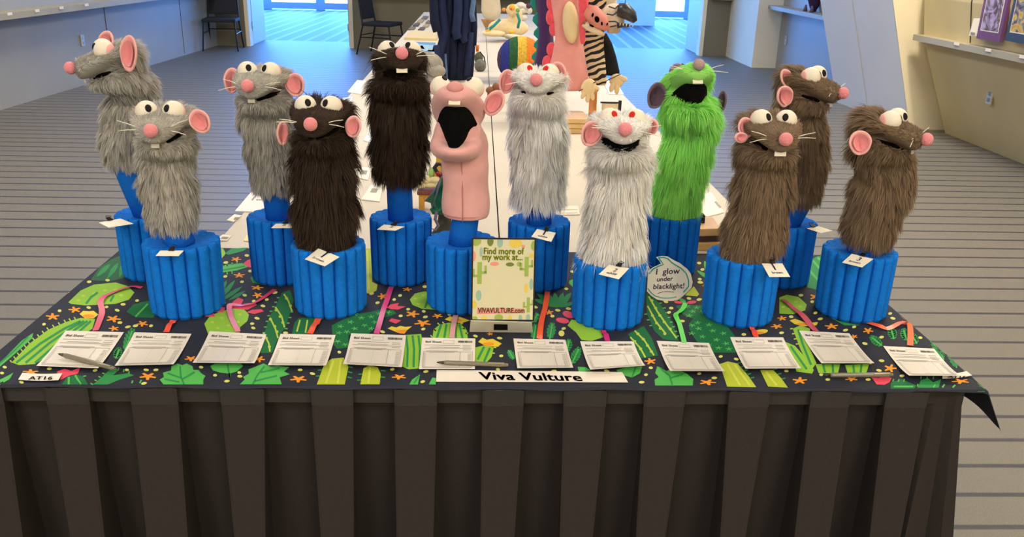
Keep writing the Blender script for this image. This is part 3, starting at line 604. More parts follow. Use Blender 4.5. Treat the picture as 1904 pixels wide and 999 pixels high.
# ================================================================ PAPERS ON THE CLOTH
M_paper = mat('white_paper', (230, 222, 210), 0.8)
M_ink = colmat('printed_ink', 0.8, 0.2)
SHEETS = [
 ((122, 615), (230.5, 618), (182.5, 685), (67.5, 681), 'bid sheet at the left end with a pen lying across it', 0.006),
 ((250, 618), (356, 621), (322.5, 677.6), (213, 681), 'bid sheet, second from the left, beside the pen-covered one', 0.008),
 ((390, 616), (495.5, 622), (473, 675.5), (358, 675.5), 'bid sheet, third from left, under a crimson ribbon end', 0.010),
 ((521.5, 621), (624, 623), (606, 680), (498, 680), 'bid sheet in front of the near dark brown rat puppet', 0.008),
 ((653, 620), (755, 623.5), (747, 683), (638, 678), 'bid sheet at the end of the long straight pink ribbon', 0.010),
 ((785, 628), (884, 629.6), (883, 686.6), (779, 687), 'bid sheet by the name strip with a pen on its corner', 0.004),
 ((954.5, 629.6), (1051, 632), (1066, 684), (962, 685.5), 'bid sheet right of the acrylic sign at an orange ribbon', 0.006),
 ((1078.7, 635), (1177.7, 635), (1200, 680), (1097.6, 688.7), 'bid sheet in front of the near white rat puppet', 0.012),
 ((1221, 634), (1318, 638), (1348, 690.5), (1246, 691), 'bid sheet at the end of the lime green ribbon', 0.012),
 ((1357.5, 627), (1456, 627.6), (1490, 685), (1386, 686.6), 'bid sheet in front of the near brown rat puppet', 0.010),
 ((1485.6, 615), (1579, 620), (1626, 675.6), (1527.6, 676.5), 'bid sheet set a little farther back at a rose ribbon', 0.008),
 ((1642, 643.5), (1737, 648.6), (1787, 699), (1690, 699.6), 'bid sheet at the right end covering a small label', 0.012)]
def sheet_print():
    """the printed form in sheet coordinates: a across 0..1, b from the top 0..1"""
    out = []
    def bar(a0, b0, a1, b1, g): out.append(([(a0, b0), (a1, b0), (a1, b1), (a0, b1)], [(3, 2, 1, 0)], (g, g-4, g-8)))
    V, F = glyphs('Bid Sheet'); x0, x1 = V[:, 0].min(), V[:, 0].max(); s = 0.30/(x1-x0)
    for da, db in ((0, 0), (0.006, 0), (0, 0.004)):
        out.append(([(0.07+da+(v[0]-x0)*s, 0.165-db-v[1]*s*1.0) for v in V], F, (110, 104, 98)))
    for a0, a1, b in ((0.40, 0.60, 0.08), (0.40, 0.60, 0.18)): bar(a0, b, a1, b+0.008, 175)
    for a in (0.40, 0.595): bar(a, 0.08, a+0.005, 0.185, 175)
    rg = random.Random(5); a = 0.68
    while a < 0.94: w_ = rg.choice((0.005, 0.008, 0.013)); bar(a, 0.09, a+w_, 0.155, 70); a += w_+rg.choice((0.005, 0.008))
    for b, a0, a1 in ((0.235, 0.06, 0.72), (0.30, 0.16, 0.70), (0.335, 0.06, 0.94), (0.42, 0.10, 0.68), (0.445, 0.05, 0.95), (0.46, 0.16, 0.62)): bar(a0, b, a1, b+0.012, 168)
    for b in (0.24, 0.29, 0.34, 0.38): bar(0.77, b, 0.92, b+0.014, 170)
    for a in (0.05, 0.72, 0.945): bar(a, 0.445, a+0.006, 0.93, 160)
    bar(0.46, 0.50, 0.464, 0.93, 205)
    for k in range(11):
        b = 0.50+0.039*k; bar(0.06, b, 0.72, b+0.003, 208); bar(0.86, b+0.008, 0.93, b+0.02, 172); bar(0.062, b+0.01, 0.10, b+0.02, 182)
    bar(0.05, 0.925, 0.95, 0.935, 160); bar(0.06, 0.955, 0.94, 0.972, 176)
    return out
FORM = sheet_print()
for tl, tr, br, bl, lab, curl in SHEETS:
    z0 = 0.7520; C4 = [T(*tl, z0), T(*tr, z0), T(*br, z0+curl), T(*bl, z0+curl*0.9)]
    def W(a, b, up=0.0, C4=C4, curl=curl):
        p = (C4[0]*(1-a)+C4[1]*a)*(1-b) + (C4[3]*(1-a)+C4[2]*a)*b
        p = p.copy(); p[2] = 0.7520 + curl*(b**3) - 0.0 + up
        return p
    t = thing('bid_sheet', 'white ' + lab, 'form', W(0.5, 0.5), 'printed bid sheets along the table front')
    n = 9; V = [W(a, b) for b in np.linspace(0, 1, n) for a in (0, 0.5, 1)]
    obj('sheet', V, [(3*i, 3*i+3, 3*i+4, 3*i+1) for i in range(n-1)] + [(3*i+1, 3*i+4, 3*i+5, 3*i+2) for i in range(n-1)], M_paper, t, smooth=True)
    mb = MB()
    for pts, F, c in FORM:
        mb.add([W(a, b, 0.0006) for a, b in pts], F, c)
    mb.build('printed_form', M_ink, t, dye=True)
# name strip, table label, hidden label
st = thing('name_strip', 'long white paper strip lettered in black at the table front edge', 'sign', T(990, 702))
a, b, c, d = T(812, 688, 0.752), T(1157, 692, 0.752), T(1168, 711.5, 0.752), T(811, 710, 0.752)
obj('strip', [a, b, c, d], [(0, 3, 2, 1)], M_paper, st)
mb = MB(); e0 = T(893, 706, 0.7526); e1 = T(1083, 709, 0.7526); u0 = T(889, 691.5, 0.7526)
text_on(mb, 'Viva Vulture', e0, nrm(e1-e0), (u0-e0)/0.0255*0.9, np.linalg.norm(e1-e0), (44, 22, 22), bold=0.0016); mb.build('lettering', M_ink, st, dye=True)
def lbl(c4, text, a, b, up, label, ink):
    t = thing('table_label', label, 'label', T(*c4[0])); n = 6
    Q = [T(*p, 0.7535) for p in c4]; V = []
    for i in range(n):
        s = i/(n-1)
        for e in (Q[0]*(1-s)+Q[1]*s, Q[3]*(1-s)+Q[2]*s): V.append(e+np.array([0, 0, 0.002*(2*abs(s-0.5))**2]))
    obj('slip', V, [(2*i, 2*i+1, 2*i+3, 2*i+2) for i in range(n-1)], M_paper, t, smooth=True)
    mb = MB(); e0 = T(*a, 0.7558); e1 = T(*b, 0.7558); u0 = T(*up, 0.7558); text_on(mb, text, e0, nrm(e1-e0), nrm(u0-e0), np.linalg.norm(e1-e0), ink, bold=0.0006); mb.build('lettering', M_ink, t, dye=True)
lbl([(42, 695), (116, 696), (109, 709), (34, 708)], 'AT16', (52, 706), (96, 706), (56, 697), 'small cream slip lettered AT16 at the left front corner', (120, 108, 80))
lbl([(1752, 697), (1797, 692), (1807, 700), (1752, 706)], 'AT16', (1762, 703), (1795, 703), (1764, 697), 'small white slip half under the rightmost bid sheet', (90, 80, 110))
# pens
M_pen = mat('smoky_pen_plastic', (120, 114, 98), 0.25, spec=0.5); M_pen2 = mat('pen_tip_metal', (70, 66, 60), 0.3, metal=0.7)
for (p0, p1, za, zb, lab) in (((108, 658), (214, 686), 0.764, 0.758, 'grey pen lying across the leftmost bid sheet'), ((812, 674), (945, 679), 0.760, 0.758, 'grey clear pen with printed barrel above the name strip'), ((1530, 698), (1660, 697), 0.758, 0.758, 'grey pen lying on the cloth near the right front edge')):
    a, b = T(*p0, za), T(*p1, zb); d = b-a; t = thing('pen', lab, 'pen', a, 'grey pens on the table')
    MB().tube([a+d*0.10, a+d*0.14, a+d*0.9, a+d*0.97], [0.0035, 0.0046, 0.0046, 0.004], 10).build('barrel', M_pen, t, smooth=True)
    MB().tube([a, a+d*0.03, a+d*0.10], [0.0008, 0.002, 0.0036], 10).build('tip', M_pen2, t, smooth=True)
    MB().tube([a+d*0.97, b], [0.0036, 0.003], 10).build('end_button', M_pen, t)
    MB().tube([a+d*0.72+np.array([0, -.0035, .004]), a+d*0.94+np.array([0, -.0035, .005])], 0.0012, 6).build('clip', mat('pen_clip', (190, 176, 140), 0.3, metal=0.5), t)
# ribbons
def ribbon(pts, rgb, wd, label, lift=0.004):
    """satin ribbon through photograph points, twisting slightly as it goes"""
    k = len(pts); Q = []
    for s in np.linspace(0, k-1, (k-1)*6+1):
        i = min(int(s), k-2); f = s-i
        p = [np.array(pts[max(0, min(k-1, i+j))], float) for j in (-1, 0, 1, 2)]
        q = 0.5*((2*p[1])+(-p[0]+p[2])*f+(2*p[0]-5*p[1]+4*p[2]-p[3])*f*f+(-p[0]+3*p[1]-3*p[2]+p[3])*f**3)
        Q.append(q)
    W3 = [T(*q) for q in Q]; V = []; n = len(W3)
    for i, p in enumerate(W3):
        tg = nrm(W3[min(i+1, n-1)]-W3[max(i-1, 0)]); sd = np.array([-tg[1], tg[0], 0]); s = i/(n-1)
        zz = 0.7525 + lift*abs(math.sin(s*math.pi*2.2+0.6))*math.sin(math.pi*min(1, s*1.0))
        tl_ = 0.5*math.sin(s*7+len(pts))*lift/0.006
        for sg in (-1, 1): V.append((p[0]+sd[0]*sg*wd/2, p[1]+sd[1]*sg*wd/2, zz+max(0, sg*tl_*wd/2)))
    o = obj('ribbon', V, [(2*i, 2*i+1, 2*i+3, 2*i+2) for i in range(n-1)], mat('ribbon_%d_%d_%d' % rgb, rgb, 0.35, spec=0.5), smooth=True)
    tag(o, label, 'ribbon', 'ribbons from stands to bid sheets')
ribbon([(264, 537), (242, 537), (205, 549), (188, 564), (190, 585), (178, 617)], (214, 60, 88), 0.012, 'curling crimson pink ribbon at the far left of the cloth')
ribbon([(325, 598), (318, 606), (309, 620)], (238, 84, 34), 0.012, 'short orange ribbon under the near grey rat puppet stand')
ribbon([(511, 540), (478, 565), (448, 571), (428, 572), (430, 592), (443, 619)], (206, 44, 78), 0.011, 'bent crimson ribbon over the printed pink cactus flower')
ribbon([(594, 594), (586, 608), (576, 623)], (240, 86, 24), 0.013, 'short orange ribbon below the near dark brown puppet stand')
ribbon([(728, 535), (716, 572), (700, 623)], (214, 62, 120), 0.012, 'long straight pink ribbon between dark brown and pink puppets')
ribbon([(848, 588), (844, 605), (840, 631)], (214, 158, 150), 0.011, 'pale pink ribbon below the hairless pink puppet stand')
ribbon([(1018, 544), (1014, 572), (1006, 606), (1003, 633)], (246, 92, 20), 0.012, 'bright orange ribbon right of the acrylic sign')
ribbon([(1120, 616), (1125, 625), (1130, 637)], (200, 44, 110), 0.011, 'short magenta ribbon below the near white puppet stand')
ribbon([(1274, 566), (1269, 578), (1256, 590), (1264, 609), (1272, 640)], (92, 214, 76), 0.011, 'lime green ribbon below the speech bubble card')
ribbon([(1396, 610), (1400, 618), (1406, 629)], (242, 78, 36), 0.011, 'short orange red ribbon below the near brown puppet stand')
ribbon([(1454, 559), (1484, 584), (1517, 618)], (212, 78, 98), 0.013, 'slanting rose ribbon right of the near brown puppet')
ribbon([(1606, 599), (1630, 610), (1652, 614), (1676, 606), (1691, 608), (1692, 645)], (244, 92, 34), 0.012, 'orange ribbon bending twice at the right end', 0.006)

# ---------------------------------------------------------------- acrylic sign
sg = thing('acrylic_sign', 'slanted acrylic sign holder with a cactus bordered card', 'sign', T(933, 618))
bl, br = T(875, 604), T(991, 606); dn = 1.652
tlp, trp = P(877, 442, dn+0.025), P(997, 443, dn+0.025); blp, brp = P(875, 597, dn-0.012), P(989, 600, dn-0.012)
ex = nrm(trp-tlp); wd = np.linalg.norm(trp-tlp); dwn = (blp-tlp); hh = np.linalg.norm(dwn); ey = nrm(dwn); nn = nrm(np.cross(ey, ex)); nn = nn if nn[1] < 0 else -nn
def SP(a, b, up=0.0): return tlp + ex*wd*a + ey*hh*b + nn*up + ex*0
blk = mat('black_border', (18, 16, 16), 0.4)
MB().prism([SP(0, 0), SP(1, 0), SP(1, 1), SP(0, 1)], -nn*0.003).build('backing', blk, sg)
MB().prism([SP(0.028, 0.02, 0.0005), SP(0.972, 0.02, 0.0005), SP(0.972, 0.98, 0.0005), SP(0.028, 0.98, 0.0005)], nn*0.0006).build('card', mat('sign_card', (206, 200, 166), 0.35), sg)
mb = MB(); up = 0.0016
def card_poly(pts, c, lay=0): mb.add([SP(min(.971, max(.029, a)), min(.979, max(.021, b)), up+lay*0.0002) for a, b in pts], [tuple(range(len(pts)))], c)
def card_blob(a, b, wa, wb, c, lay=0, rot=0, n=12):
    ca, sa = math.cos(rot), math.sin(rot); asp = wd/hh
    card_poly([(a+wa/2*math.cos(t_)*ca-wb/2*math.sin(t_)*sa/asp, b+wa/2*math.cos(t_)*sa*asp+wb/2*math.sin(t_)*ca) for t_ in np.linspace(0, 2*math.pi, n, endpoint=False)], c, lay)
def card_cactus(a, b, s, c, arms=True):
    for x0, x1, y0, y1 in [(-.035, .035, -.13, .13)] + ([(-.12, -.075, -.05, .04), (-.12, -.03, .02, .05), (.075, .11, -.09, .0), (.03, .11, -.02, .01)] if arms else []):
        card_poly([(a+s*x0, b+s*y0), (a+s*x1, b+s*y0), (a+s*x1, b+s*y1), (a+s*x0, b+s*y1)], c)
g1, g2, tq, pe, ye = (150, 172, 84), (110, 124, 56), (148, 178, 160), (224, 146, 126), (216, 190, 84)
card_cactus(0.13, 0.42, 1.0, g1); card_cactus(0.86, 0.34, 0.9, g1); card_cactus(0.90, 0.80, 0.7, g1)
for a in ((0.06, 0.04, .18, .12, g1), (0.29, 0.04, .10, .12, g2), (0.44, 0.05, .09, .13, tq), (0.68, 0.06, .2, .12, ye), (0.96, 0.09, .08, .12, g1), (0.03, 0.22, .08, .13, pe), (0.15, 0.17, .05, .12, tq), (0.93, 0.21, .07, .06, ye), (0.36, 0.31, .14, .05, pe), (0.60, 0.315, .13, .05, g2), (0.74, 0.31, .07, .06, g1), (0.12, 0.69, .09, .13, tq), (0.05, 0.80, .08, .10, ye), (0.94, 0.55, .06, .14, tq), (0.86, 0.60, .06, .12, ye), (0.80, 0.1, .06, .04, pe), (0.06, 0.97, .1, .06, g1), (0.21, 0.965, .08, .06, ye), (0.44, 0.955, .14, .08, g1), (0.62, 0.96, .06, .07, ye), (0.78, 0.96, .06, .08, tq), (0.9, 0.955, .07, .09, tq)): card_blob(*a)
def card_text(txt, a0, a1, b, c, bold=0.0006, tall=1.0): text_on(mb, txt, SP(a0, b, up+0.0005), ex, -ey*tall, wd*(a1-a0), c, bold=bold)
card_text('Find more of', 0.19, 0.81, 0.195, (132, 146, 20), 0.0008, 1.2); card_text('my work at...', 0.17, 0.79, 0.265, (132, 146, 20), 0.0008, 1.2)
card_poly([(0.10, 0.845), (0.84, 0.845), (0.84, 0.90), (0.10, 0.915)], (226, 140, 130), 0); card_text('VIVAVULTURE.com', 0.11, 0.84, 0.90, (118, 96, 64), 0.0007, 1.3)
mb.build('printed_card', M_ink, sg, dye=True)
M_acr = mat('clear_acrylic', (196, 192, 176), 0.08, spec=0.8)
f0, f1 = T(873, 618), T(991, 619); h0, h1 = blp+nn*0.004, brp+nn*0.004
MB().prism([f0, f1, h1, h0], (0, 0.004, 0.001)).build('holder_lip', M_acr, sg)
MB().prism([f0, f1, f1+np.array([0, 0.07, 0]), f0+np.array([0, 0.07, 0])], (0, 0, 0.003)).build('holder_base', mat('dark_acrylic_foot', (60, 58, 54), 0.1, spec=0.7), sg)
MB().prism([(f0*0.62+f1*0.38)*0.75+(h0*0.62+h1*0.38)*0.25+nn*0.001, (f0*0.40+f1*0.60)*0.75+(h0*0.40+h1*0.60)*0.25+nn*0.001, (f0*0.40+f1*0.60)*0.2+(h0*0.40+h1*0.60)*0.8+nn*0.001, (f0*0.62+f1*0.38)*0.2+(h0*0.62+h1*0.38)*0.8+nn*0.001], nn*0.0008).build('dark_sticker', blk, sg)
# ---------------------------------------------------------------- speech bubble card
sb = thing('speech_bubble', 'white speech bubble card edged in teal leaning on green puppet stand', 'card', T(1247, 561))
DB = T(1247, 561)[1]+.002
Z = lambda x, y, d=0.0: P(1190+x/9.083, 460+y/9.083, DB+(912-y)/760*.075-d)
OUT = [(272, 170), (380, 150), (470, 160), (560, 215), (680, 275), (800, 370), (860, 450), (890, 590), (870, 680), (800, 760), (720, 830), (640, 890), (520, 912), (400, 905), (290, 885), (190, 820), (118, 750), (130, 550), (145, 400), (230, 340), (355, 280), (330, 230)]
MB().prism([Z(*p) for p in OUT], (0, 0.002, 0)).build('card', mat('bubble_card', (214, 208, 188), 0.7), sb)
mb = MB()
def stroke(pts, w_, c, d=0.0012):
    pts = [np.array(p, float) for p in pts]; a = []; b = []
    for i, p in enumerate(pts):
        dd = pts[min(i+1, len(pts)-1)]-pts[max(i-1, 0)]; dd /= np.hypot(*dd); nv = np.array([-dd[1], dd[0]])*w_/2
        a.append(Z(*(p+nv), d)); b.append(Z(*(p-nv), d))
    n = len(a); mb.add(a+b, [(i, i+1, n+i+1, n+i) for i in range(n-1)], c)
TE = (46, 150, 128)
stroke([(310, 175), (400, 170), (470, 190), (540, 260), (600, 300), (700, 360), (780, 440), (820, 560), (820, 660), (730, 765)], 20, TE)
stroke([(315, 178), (360, 240), (395, 290), (300, 325), (220, 370), (150, 450)], 22, TE); stroke([(130, 690), (190, 770), (260, 825), (380, 858), (500, 860), (620, 838)], 14, TE)
PU = (62, 36, 84)
for txt, x0, x1, y in (('I  glow', 270, 665, 462), ('under', 285, 550, 580), ('blacklight!', 222, 740, 708)):
    o_ = Z(x0, y, 0.0013); e_ = Z(x1, y-16, 0.0013); text_on(mb, txt, o_, nrm(e_-o_), nrm(Z(x0, y-50, 0.0013)-o_), np.linalg.norm(e_-o_), PU, bold=0.0004, shear=0.12)
stroke([(300, 780), (380, 755), (470, 748), (578, 758)], 9, PU)
mb.build('handwriting', M_ink, sb, dye=True)

# ================================================================ FOAM STANDS
M_foam = mat('blue_foam', (14, 114, 212), 0.85, 0.10, 120, bump=0.5, bscale=420, spec=0.15)
M_foam2 = mat('blue_foam_post', (14, 100, 192), 0.85, 0.08, 120, bump=0.4, bscale=420, spec=0.15)
def gear_mesh(R, H, n=17, per=10):
    V = []; F = []; m = n*per
    def ring(z, k, ins=0.0):
        for i in range(m):
            th = 2*math.pi*i/m; ph = (i % per)/per
            r = R*(0.845 + 0.155*math.sqrt(max(0, 1-(2*ph-1)**2))) - ins
            V.append((k*r*math.cos(th), k*r*math.sin(th), z))
    for z, k, ins in ((0, 0.965, 0.003), (0.006, 0.975, 0), (H*0.5, 0.99, 0), (H-0.006, 1, 0), (H-0.001, 0.99, 0.001), (H, 0.965, 0.002)): ring(z, k, ins)
    for k, z in ((0.85, H-0.002), (0.6, H-0.006), (0.44, H-0.008)):
        for i in range(m):
            th = 2*math.pi*i/m; rr = R*k*(1+0.02*math.cos(n*th)); V.append((rr*math.cos(th), rr*math.sin(th), z + 0.0025*abs(math.cos(n*th/2))*(k > 0.7)))
    L = 9
    for l in range(L-1):
        for i in range(m): F.append((l*m+i, l*m+(i+1) % m, (l+1)*m+(i+1) % m, (l+1)*m+i))
    b = len(V); V.append((0, 0, H-0.008)); F += [((L-1)*m+i, (L-1)*m+(i+1) % m, b) for i in range(m)]
    b = len(V); V.append((0, 0, 0.0)); F += [((i+1) % m, i, b) for i in range(m)]
    me = bpy.data.meshes.new('base'); me.from_pydata(V, [], F); me.update(); me.materials.append(M_foam)
    return me
STANDS = {1: (-0.779, 1.985, .152), 2: (-0.632, 1.772, .155), 3: (-0.468, 1.968, .155), 4: (-0.322, 1.782, .150), 5: (-0.182, 1.972, .155), 6: (-0.034, 1.812, .150), 7: (0.146, 1.945, .158), 8: (0.287, 1.735, .140), 9: (0.483, 2.045, .150), 10: (0.752, 1.982, .152), 11: (0.582, 1.754, .145), 12: (0.852, 1.785, .150)}
GEAR = {}
WHO = {1: 'far left grey rat puppet in profile', 2: 'near left grey rat puppet', 3: 'grey rat puppet in the back row', 4: 'near dark brown rat puppet', 5: 'tall dark brown rat puppet in the back row', 6: 'hairless pink rat puppet', 7: 'white rat puppet in the back row', 8: 'near white rat puppet', 9: 'lime green rat puppet', 10: 'brown rat puppet in profile at the back', 11: 'near brown rat puppet with tooth', 12: 'rightmost brown rat puppet'}

# ================================================================ RAT PUPPETS
# every puppet: spine of the sleeve in photograph positions (x, y, core half width in m, depth shift), nose position, way it faces
FURS = {'grey': (196, 192, 184), 'dark': (68, 53, 42), 'white': (246, 243, 238), 'green': (178, 255, 132), 'brown': (148, 126, 102)}
PUP = {
 1: dict(fur='grey', L=.034, sp=[(231, 300, .034), (228, 262, .043), (236, 215, .045), (250, 168, .045)], nose=(134, 126), hs=.88, f=(-.90, -.42, -.10), nd=-.02,
         ears=[(240, 100, 34, 66, 8, (-.25, -.97, .05), -.105), (198, 80, 32, 44, 15, (-.3, -.95, .1), .02)], lab='grey long-furred rat puppet in profile at the far left with tall pink ears'),
 2: dict(fur='grey', L=.030, sp=[(322, 420, .040), (318, 380, .050), (312, 335, .052), (308, 300, .052)], nose=(281, 243), hc=306, f=(-.13, -.97, .10),
         ears=[(372, 226, 36, 44, -25, (.1, -.95, .1), -.05), (273, 205, 24, 20, 0, (0, -1, 0), .05)], lab='grey rat puppet in the near row with one pink ear folded over'),
 3: dict(fur='grey', L=.034, sp=[(511, 348, .042), (507, 300, .050), (499, 250, .052), (491, 215, .054)], nose=(461, 160), hc=488, f=(-.14, -.97, .14),
         ears=[(431, 150, 28, 46, 8, (.25, -.95, .1), -.01), (549, 158, 38, 42, -15, (-.2, -.95, .2), -.03)], lab='grey rat puppet in the back row smiling, between two ears'),
 4: dict(fur='dark', L=.048, sp=[(605, 442, .050), (604, 400, .056), (602, 340, .058), (601, 285, .058)], nose=(578, 231), hc=597, f=(-.09, -.98, .12),
         ears=[(526, 248, 22, 44, 5, (.4, -.9, 0), -.02), (657, 236, 30, 40, 10, (-.2, -.95, .1), -.05)], lab='dark brown rat puppet in the near row with long white whiskers'),
 5: dict(fur='dark', L=.046, sp=[(741, 322, .048), (742, 270, .054), (743, 215, .056), (743, 165, .056)], nose=(747, 100), hc=743, f=(.02, -.93, .42), tooth=1, mouth=.12,
         ears=[], lab='tall dark brown rat puppet in the back row showing a wide tooth'),
 6: dict(fur=None, L=0, sp=[(866, 402, .050), (866, 345, .051), (864, 295, .050), (861, 262, .052)], nose=(846, 158), hc=851, f=(-.10, -.62, .77), tooth=1, mouth=.80, mw=.050,
         ears=[(919, 192, 34, 50, 30, (-.2, -.95, .1), -.02)], lab='hairless pink fleece rat puppet with its black mouth wide open'),
 7: dict(fur='white', L=.046, sp=[(1001, 368, .048), (1002, 320, .052), (1002, 260, .054), (1000, 212, .054)], nose=(997, 149), mouth=-.04, hc=1000, f=(-.03, -.95, .28), red=1,
         ears=[(942, 152, 30, 44, 12, (.2, -.95, .1), -.02), (1037, 137, 32, 42, -12, (-.2, -.95, .1), -.02)], lab='white red-eyed rat puppet in the back row behind the sign'),
 8: dict(fur='white', L=.050, sp=[(1138, 478, .058), (1142, 430, .054), (1149, 365, .050), (1154, 310, .054)], nose=(1162, 241), hc=1155, f=(.06, -.95, .26), red=1, mouth=.10,
         ears=[(1099, 249, 40, 46, 20, (.2, -.95, .15), -.05), (1212, 236, 24, 28, 0, (-.3, -.9, .1), -.02)], lab='white red-eyed rat puppet in the near row, nearest the camera'),
 9: dict(fur='green', L=.048, sp=[(1251, 396, .048), (1263, 340, .052), (1278, 270, .055), (1286, 215, .055)], nose=(1299, 122), hc=1284, f=(.06, -.74, .66), tooth=1, mouth=.45, mw=.052, mauve=1,
         ears=[(1220, 178, 36, 48, 10, (.2, -.97, .0), -.02), (1343, 188, 16, 38, 0, (-.6, -.8, 0), .02)], lab='lime green rat puppet with mauve ears and open black mouth'),
 10: dict(fur='brown', L=.038, sp=[(1492, 365, .034), (1497, 310, .043), (1497, 255, .045), (1491, 210, .045)], nose=(1565, 173), hs=.85, f=(.80, -.60, -.04), nd=-.0,
         ears=[(1463, 147, 24, 38, -30, (.3, -.95, .1), -.045), (1459, 180, 34, 40, -30, (.3, -.95, .0), -.08)], lab='brown rat puppet in profile at the back facing right'),
 11: dict(fur='brown', L=.042, sp=[(1393, 470, .054), (1405, 420, .056), (1418, 355, .055), (1424, 310, .054)], nose=(1460, 259), hc=1430, f=(.30, -.94, .10), tooth=1,
         ears=[(1387, 238, 28, 38, -15, (-.1, -1, .1), -.03), (1378, 256, 24, 18, 0, (0, -1, .2), -.04)], lab='brown rat puppet in the near row with a single white tooth'),
 12: dict(fur='brown', L=.042, sp=[(1612, 440, .042), (1625, 395, .054), (1641, 345, .055), (1650, 300, .053)], nose=(1720, 259), hs=.86, f=(.76, -.64, -.04), nd=-.0,
         ears=[(1599, 266, 40, 44, -12, (-.1, -.95, .2), -.085), (1664, 222, 32, 20, 0, (.2, -.95, 0), .05)], lab='brown rat puppet at the right end facing right'),
}
NOSE = np.array([0, .100, .008])
def rings_mesh(rings, n=24):
    V = []; F = []; k = len(rings)
    for r in rings:
        for j in range(n): V.append(r(2*math.pi*j/n))
    for i in range(k-1):
        for j in range(n): F.append((i*n+j, i*n+(j+1) % n, (i+1)*n+(j+1) % n, (i+1)*n+j))
    F.append(tuple(range(n-1, -1, -1))); F.append(tuple((k-1)*n+j for j in range(n)))
    return V, F
def interp(x, xs, ys): return float(np.interp(x, xs, ys))
UY = [-.060, -.052, -.035, -.01, .02, .05, .072, .088, .095]
UW = [.020, .042, .057, .063, .061, .053, .043, .030, .014]
UT = [.030, .044, .051, .051, .043, .036, .030, .024, .014]
UB = [-.015, -.014, -.010, -.010, -.013, -.018, -.022, -.022, -.012]
JY = [-.055, -.04, -.01, .02, .045, .062, .072]
JW = [.030, .052, .060, .056, .042, .028, .012]
JT = [-.016, -.017, -.0165, -.0195, -.024, -.028, -.032]
JB = [-.055, -.064, -.066, -.062, -.055, -.048, -.040]
PIV = np.array([-.045, -.013])           # mouth hinge (y, z)
def smile(x): return .026*(min(1.0, abs(x)/.062))**2
def upper_pt(y, th):
    w_, t_, b_ = interp(y, UY, UW), interp(y, UY, UT), interp(y, UY, UB)
    c, s = math.cos(th), math.sin(th); x = w_*math.copysign(abs(c)**.85, c); z = (t_+b_)/2+(t_-b_)/2*math.copysign(abs(s)**.85, s)
    return np.array([x, y, z + smile(x)*max(0, min(1, 1-(z-b_)/max(1e-4, t_-b_)))])
def jaw_pt(y, th, op):
    w_, t_, b_ = interp(y, JY, JW), interp(y, JY, JT), interp(y, JY, JB)
    c, s = math.cos(th), math.sin(th); x = w_*c; z = (t_+b_)/2+(t_-b_)/2*math.copysign(abs(s)**.85, s)
    z += smile(x)*max(0, min(1, (z-b_)/max(1e-4, t_-b_)))
    dy, dz = y-PIV[0], z-PIV[1]; ca, sa = math.cos(-op), math.sin(-op)
    return np.array([x, PIV[0]+dy*ca-dz*sa, PIV[1]+dy*sa+dz*ca])
INFO = {}; temp = []
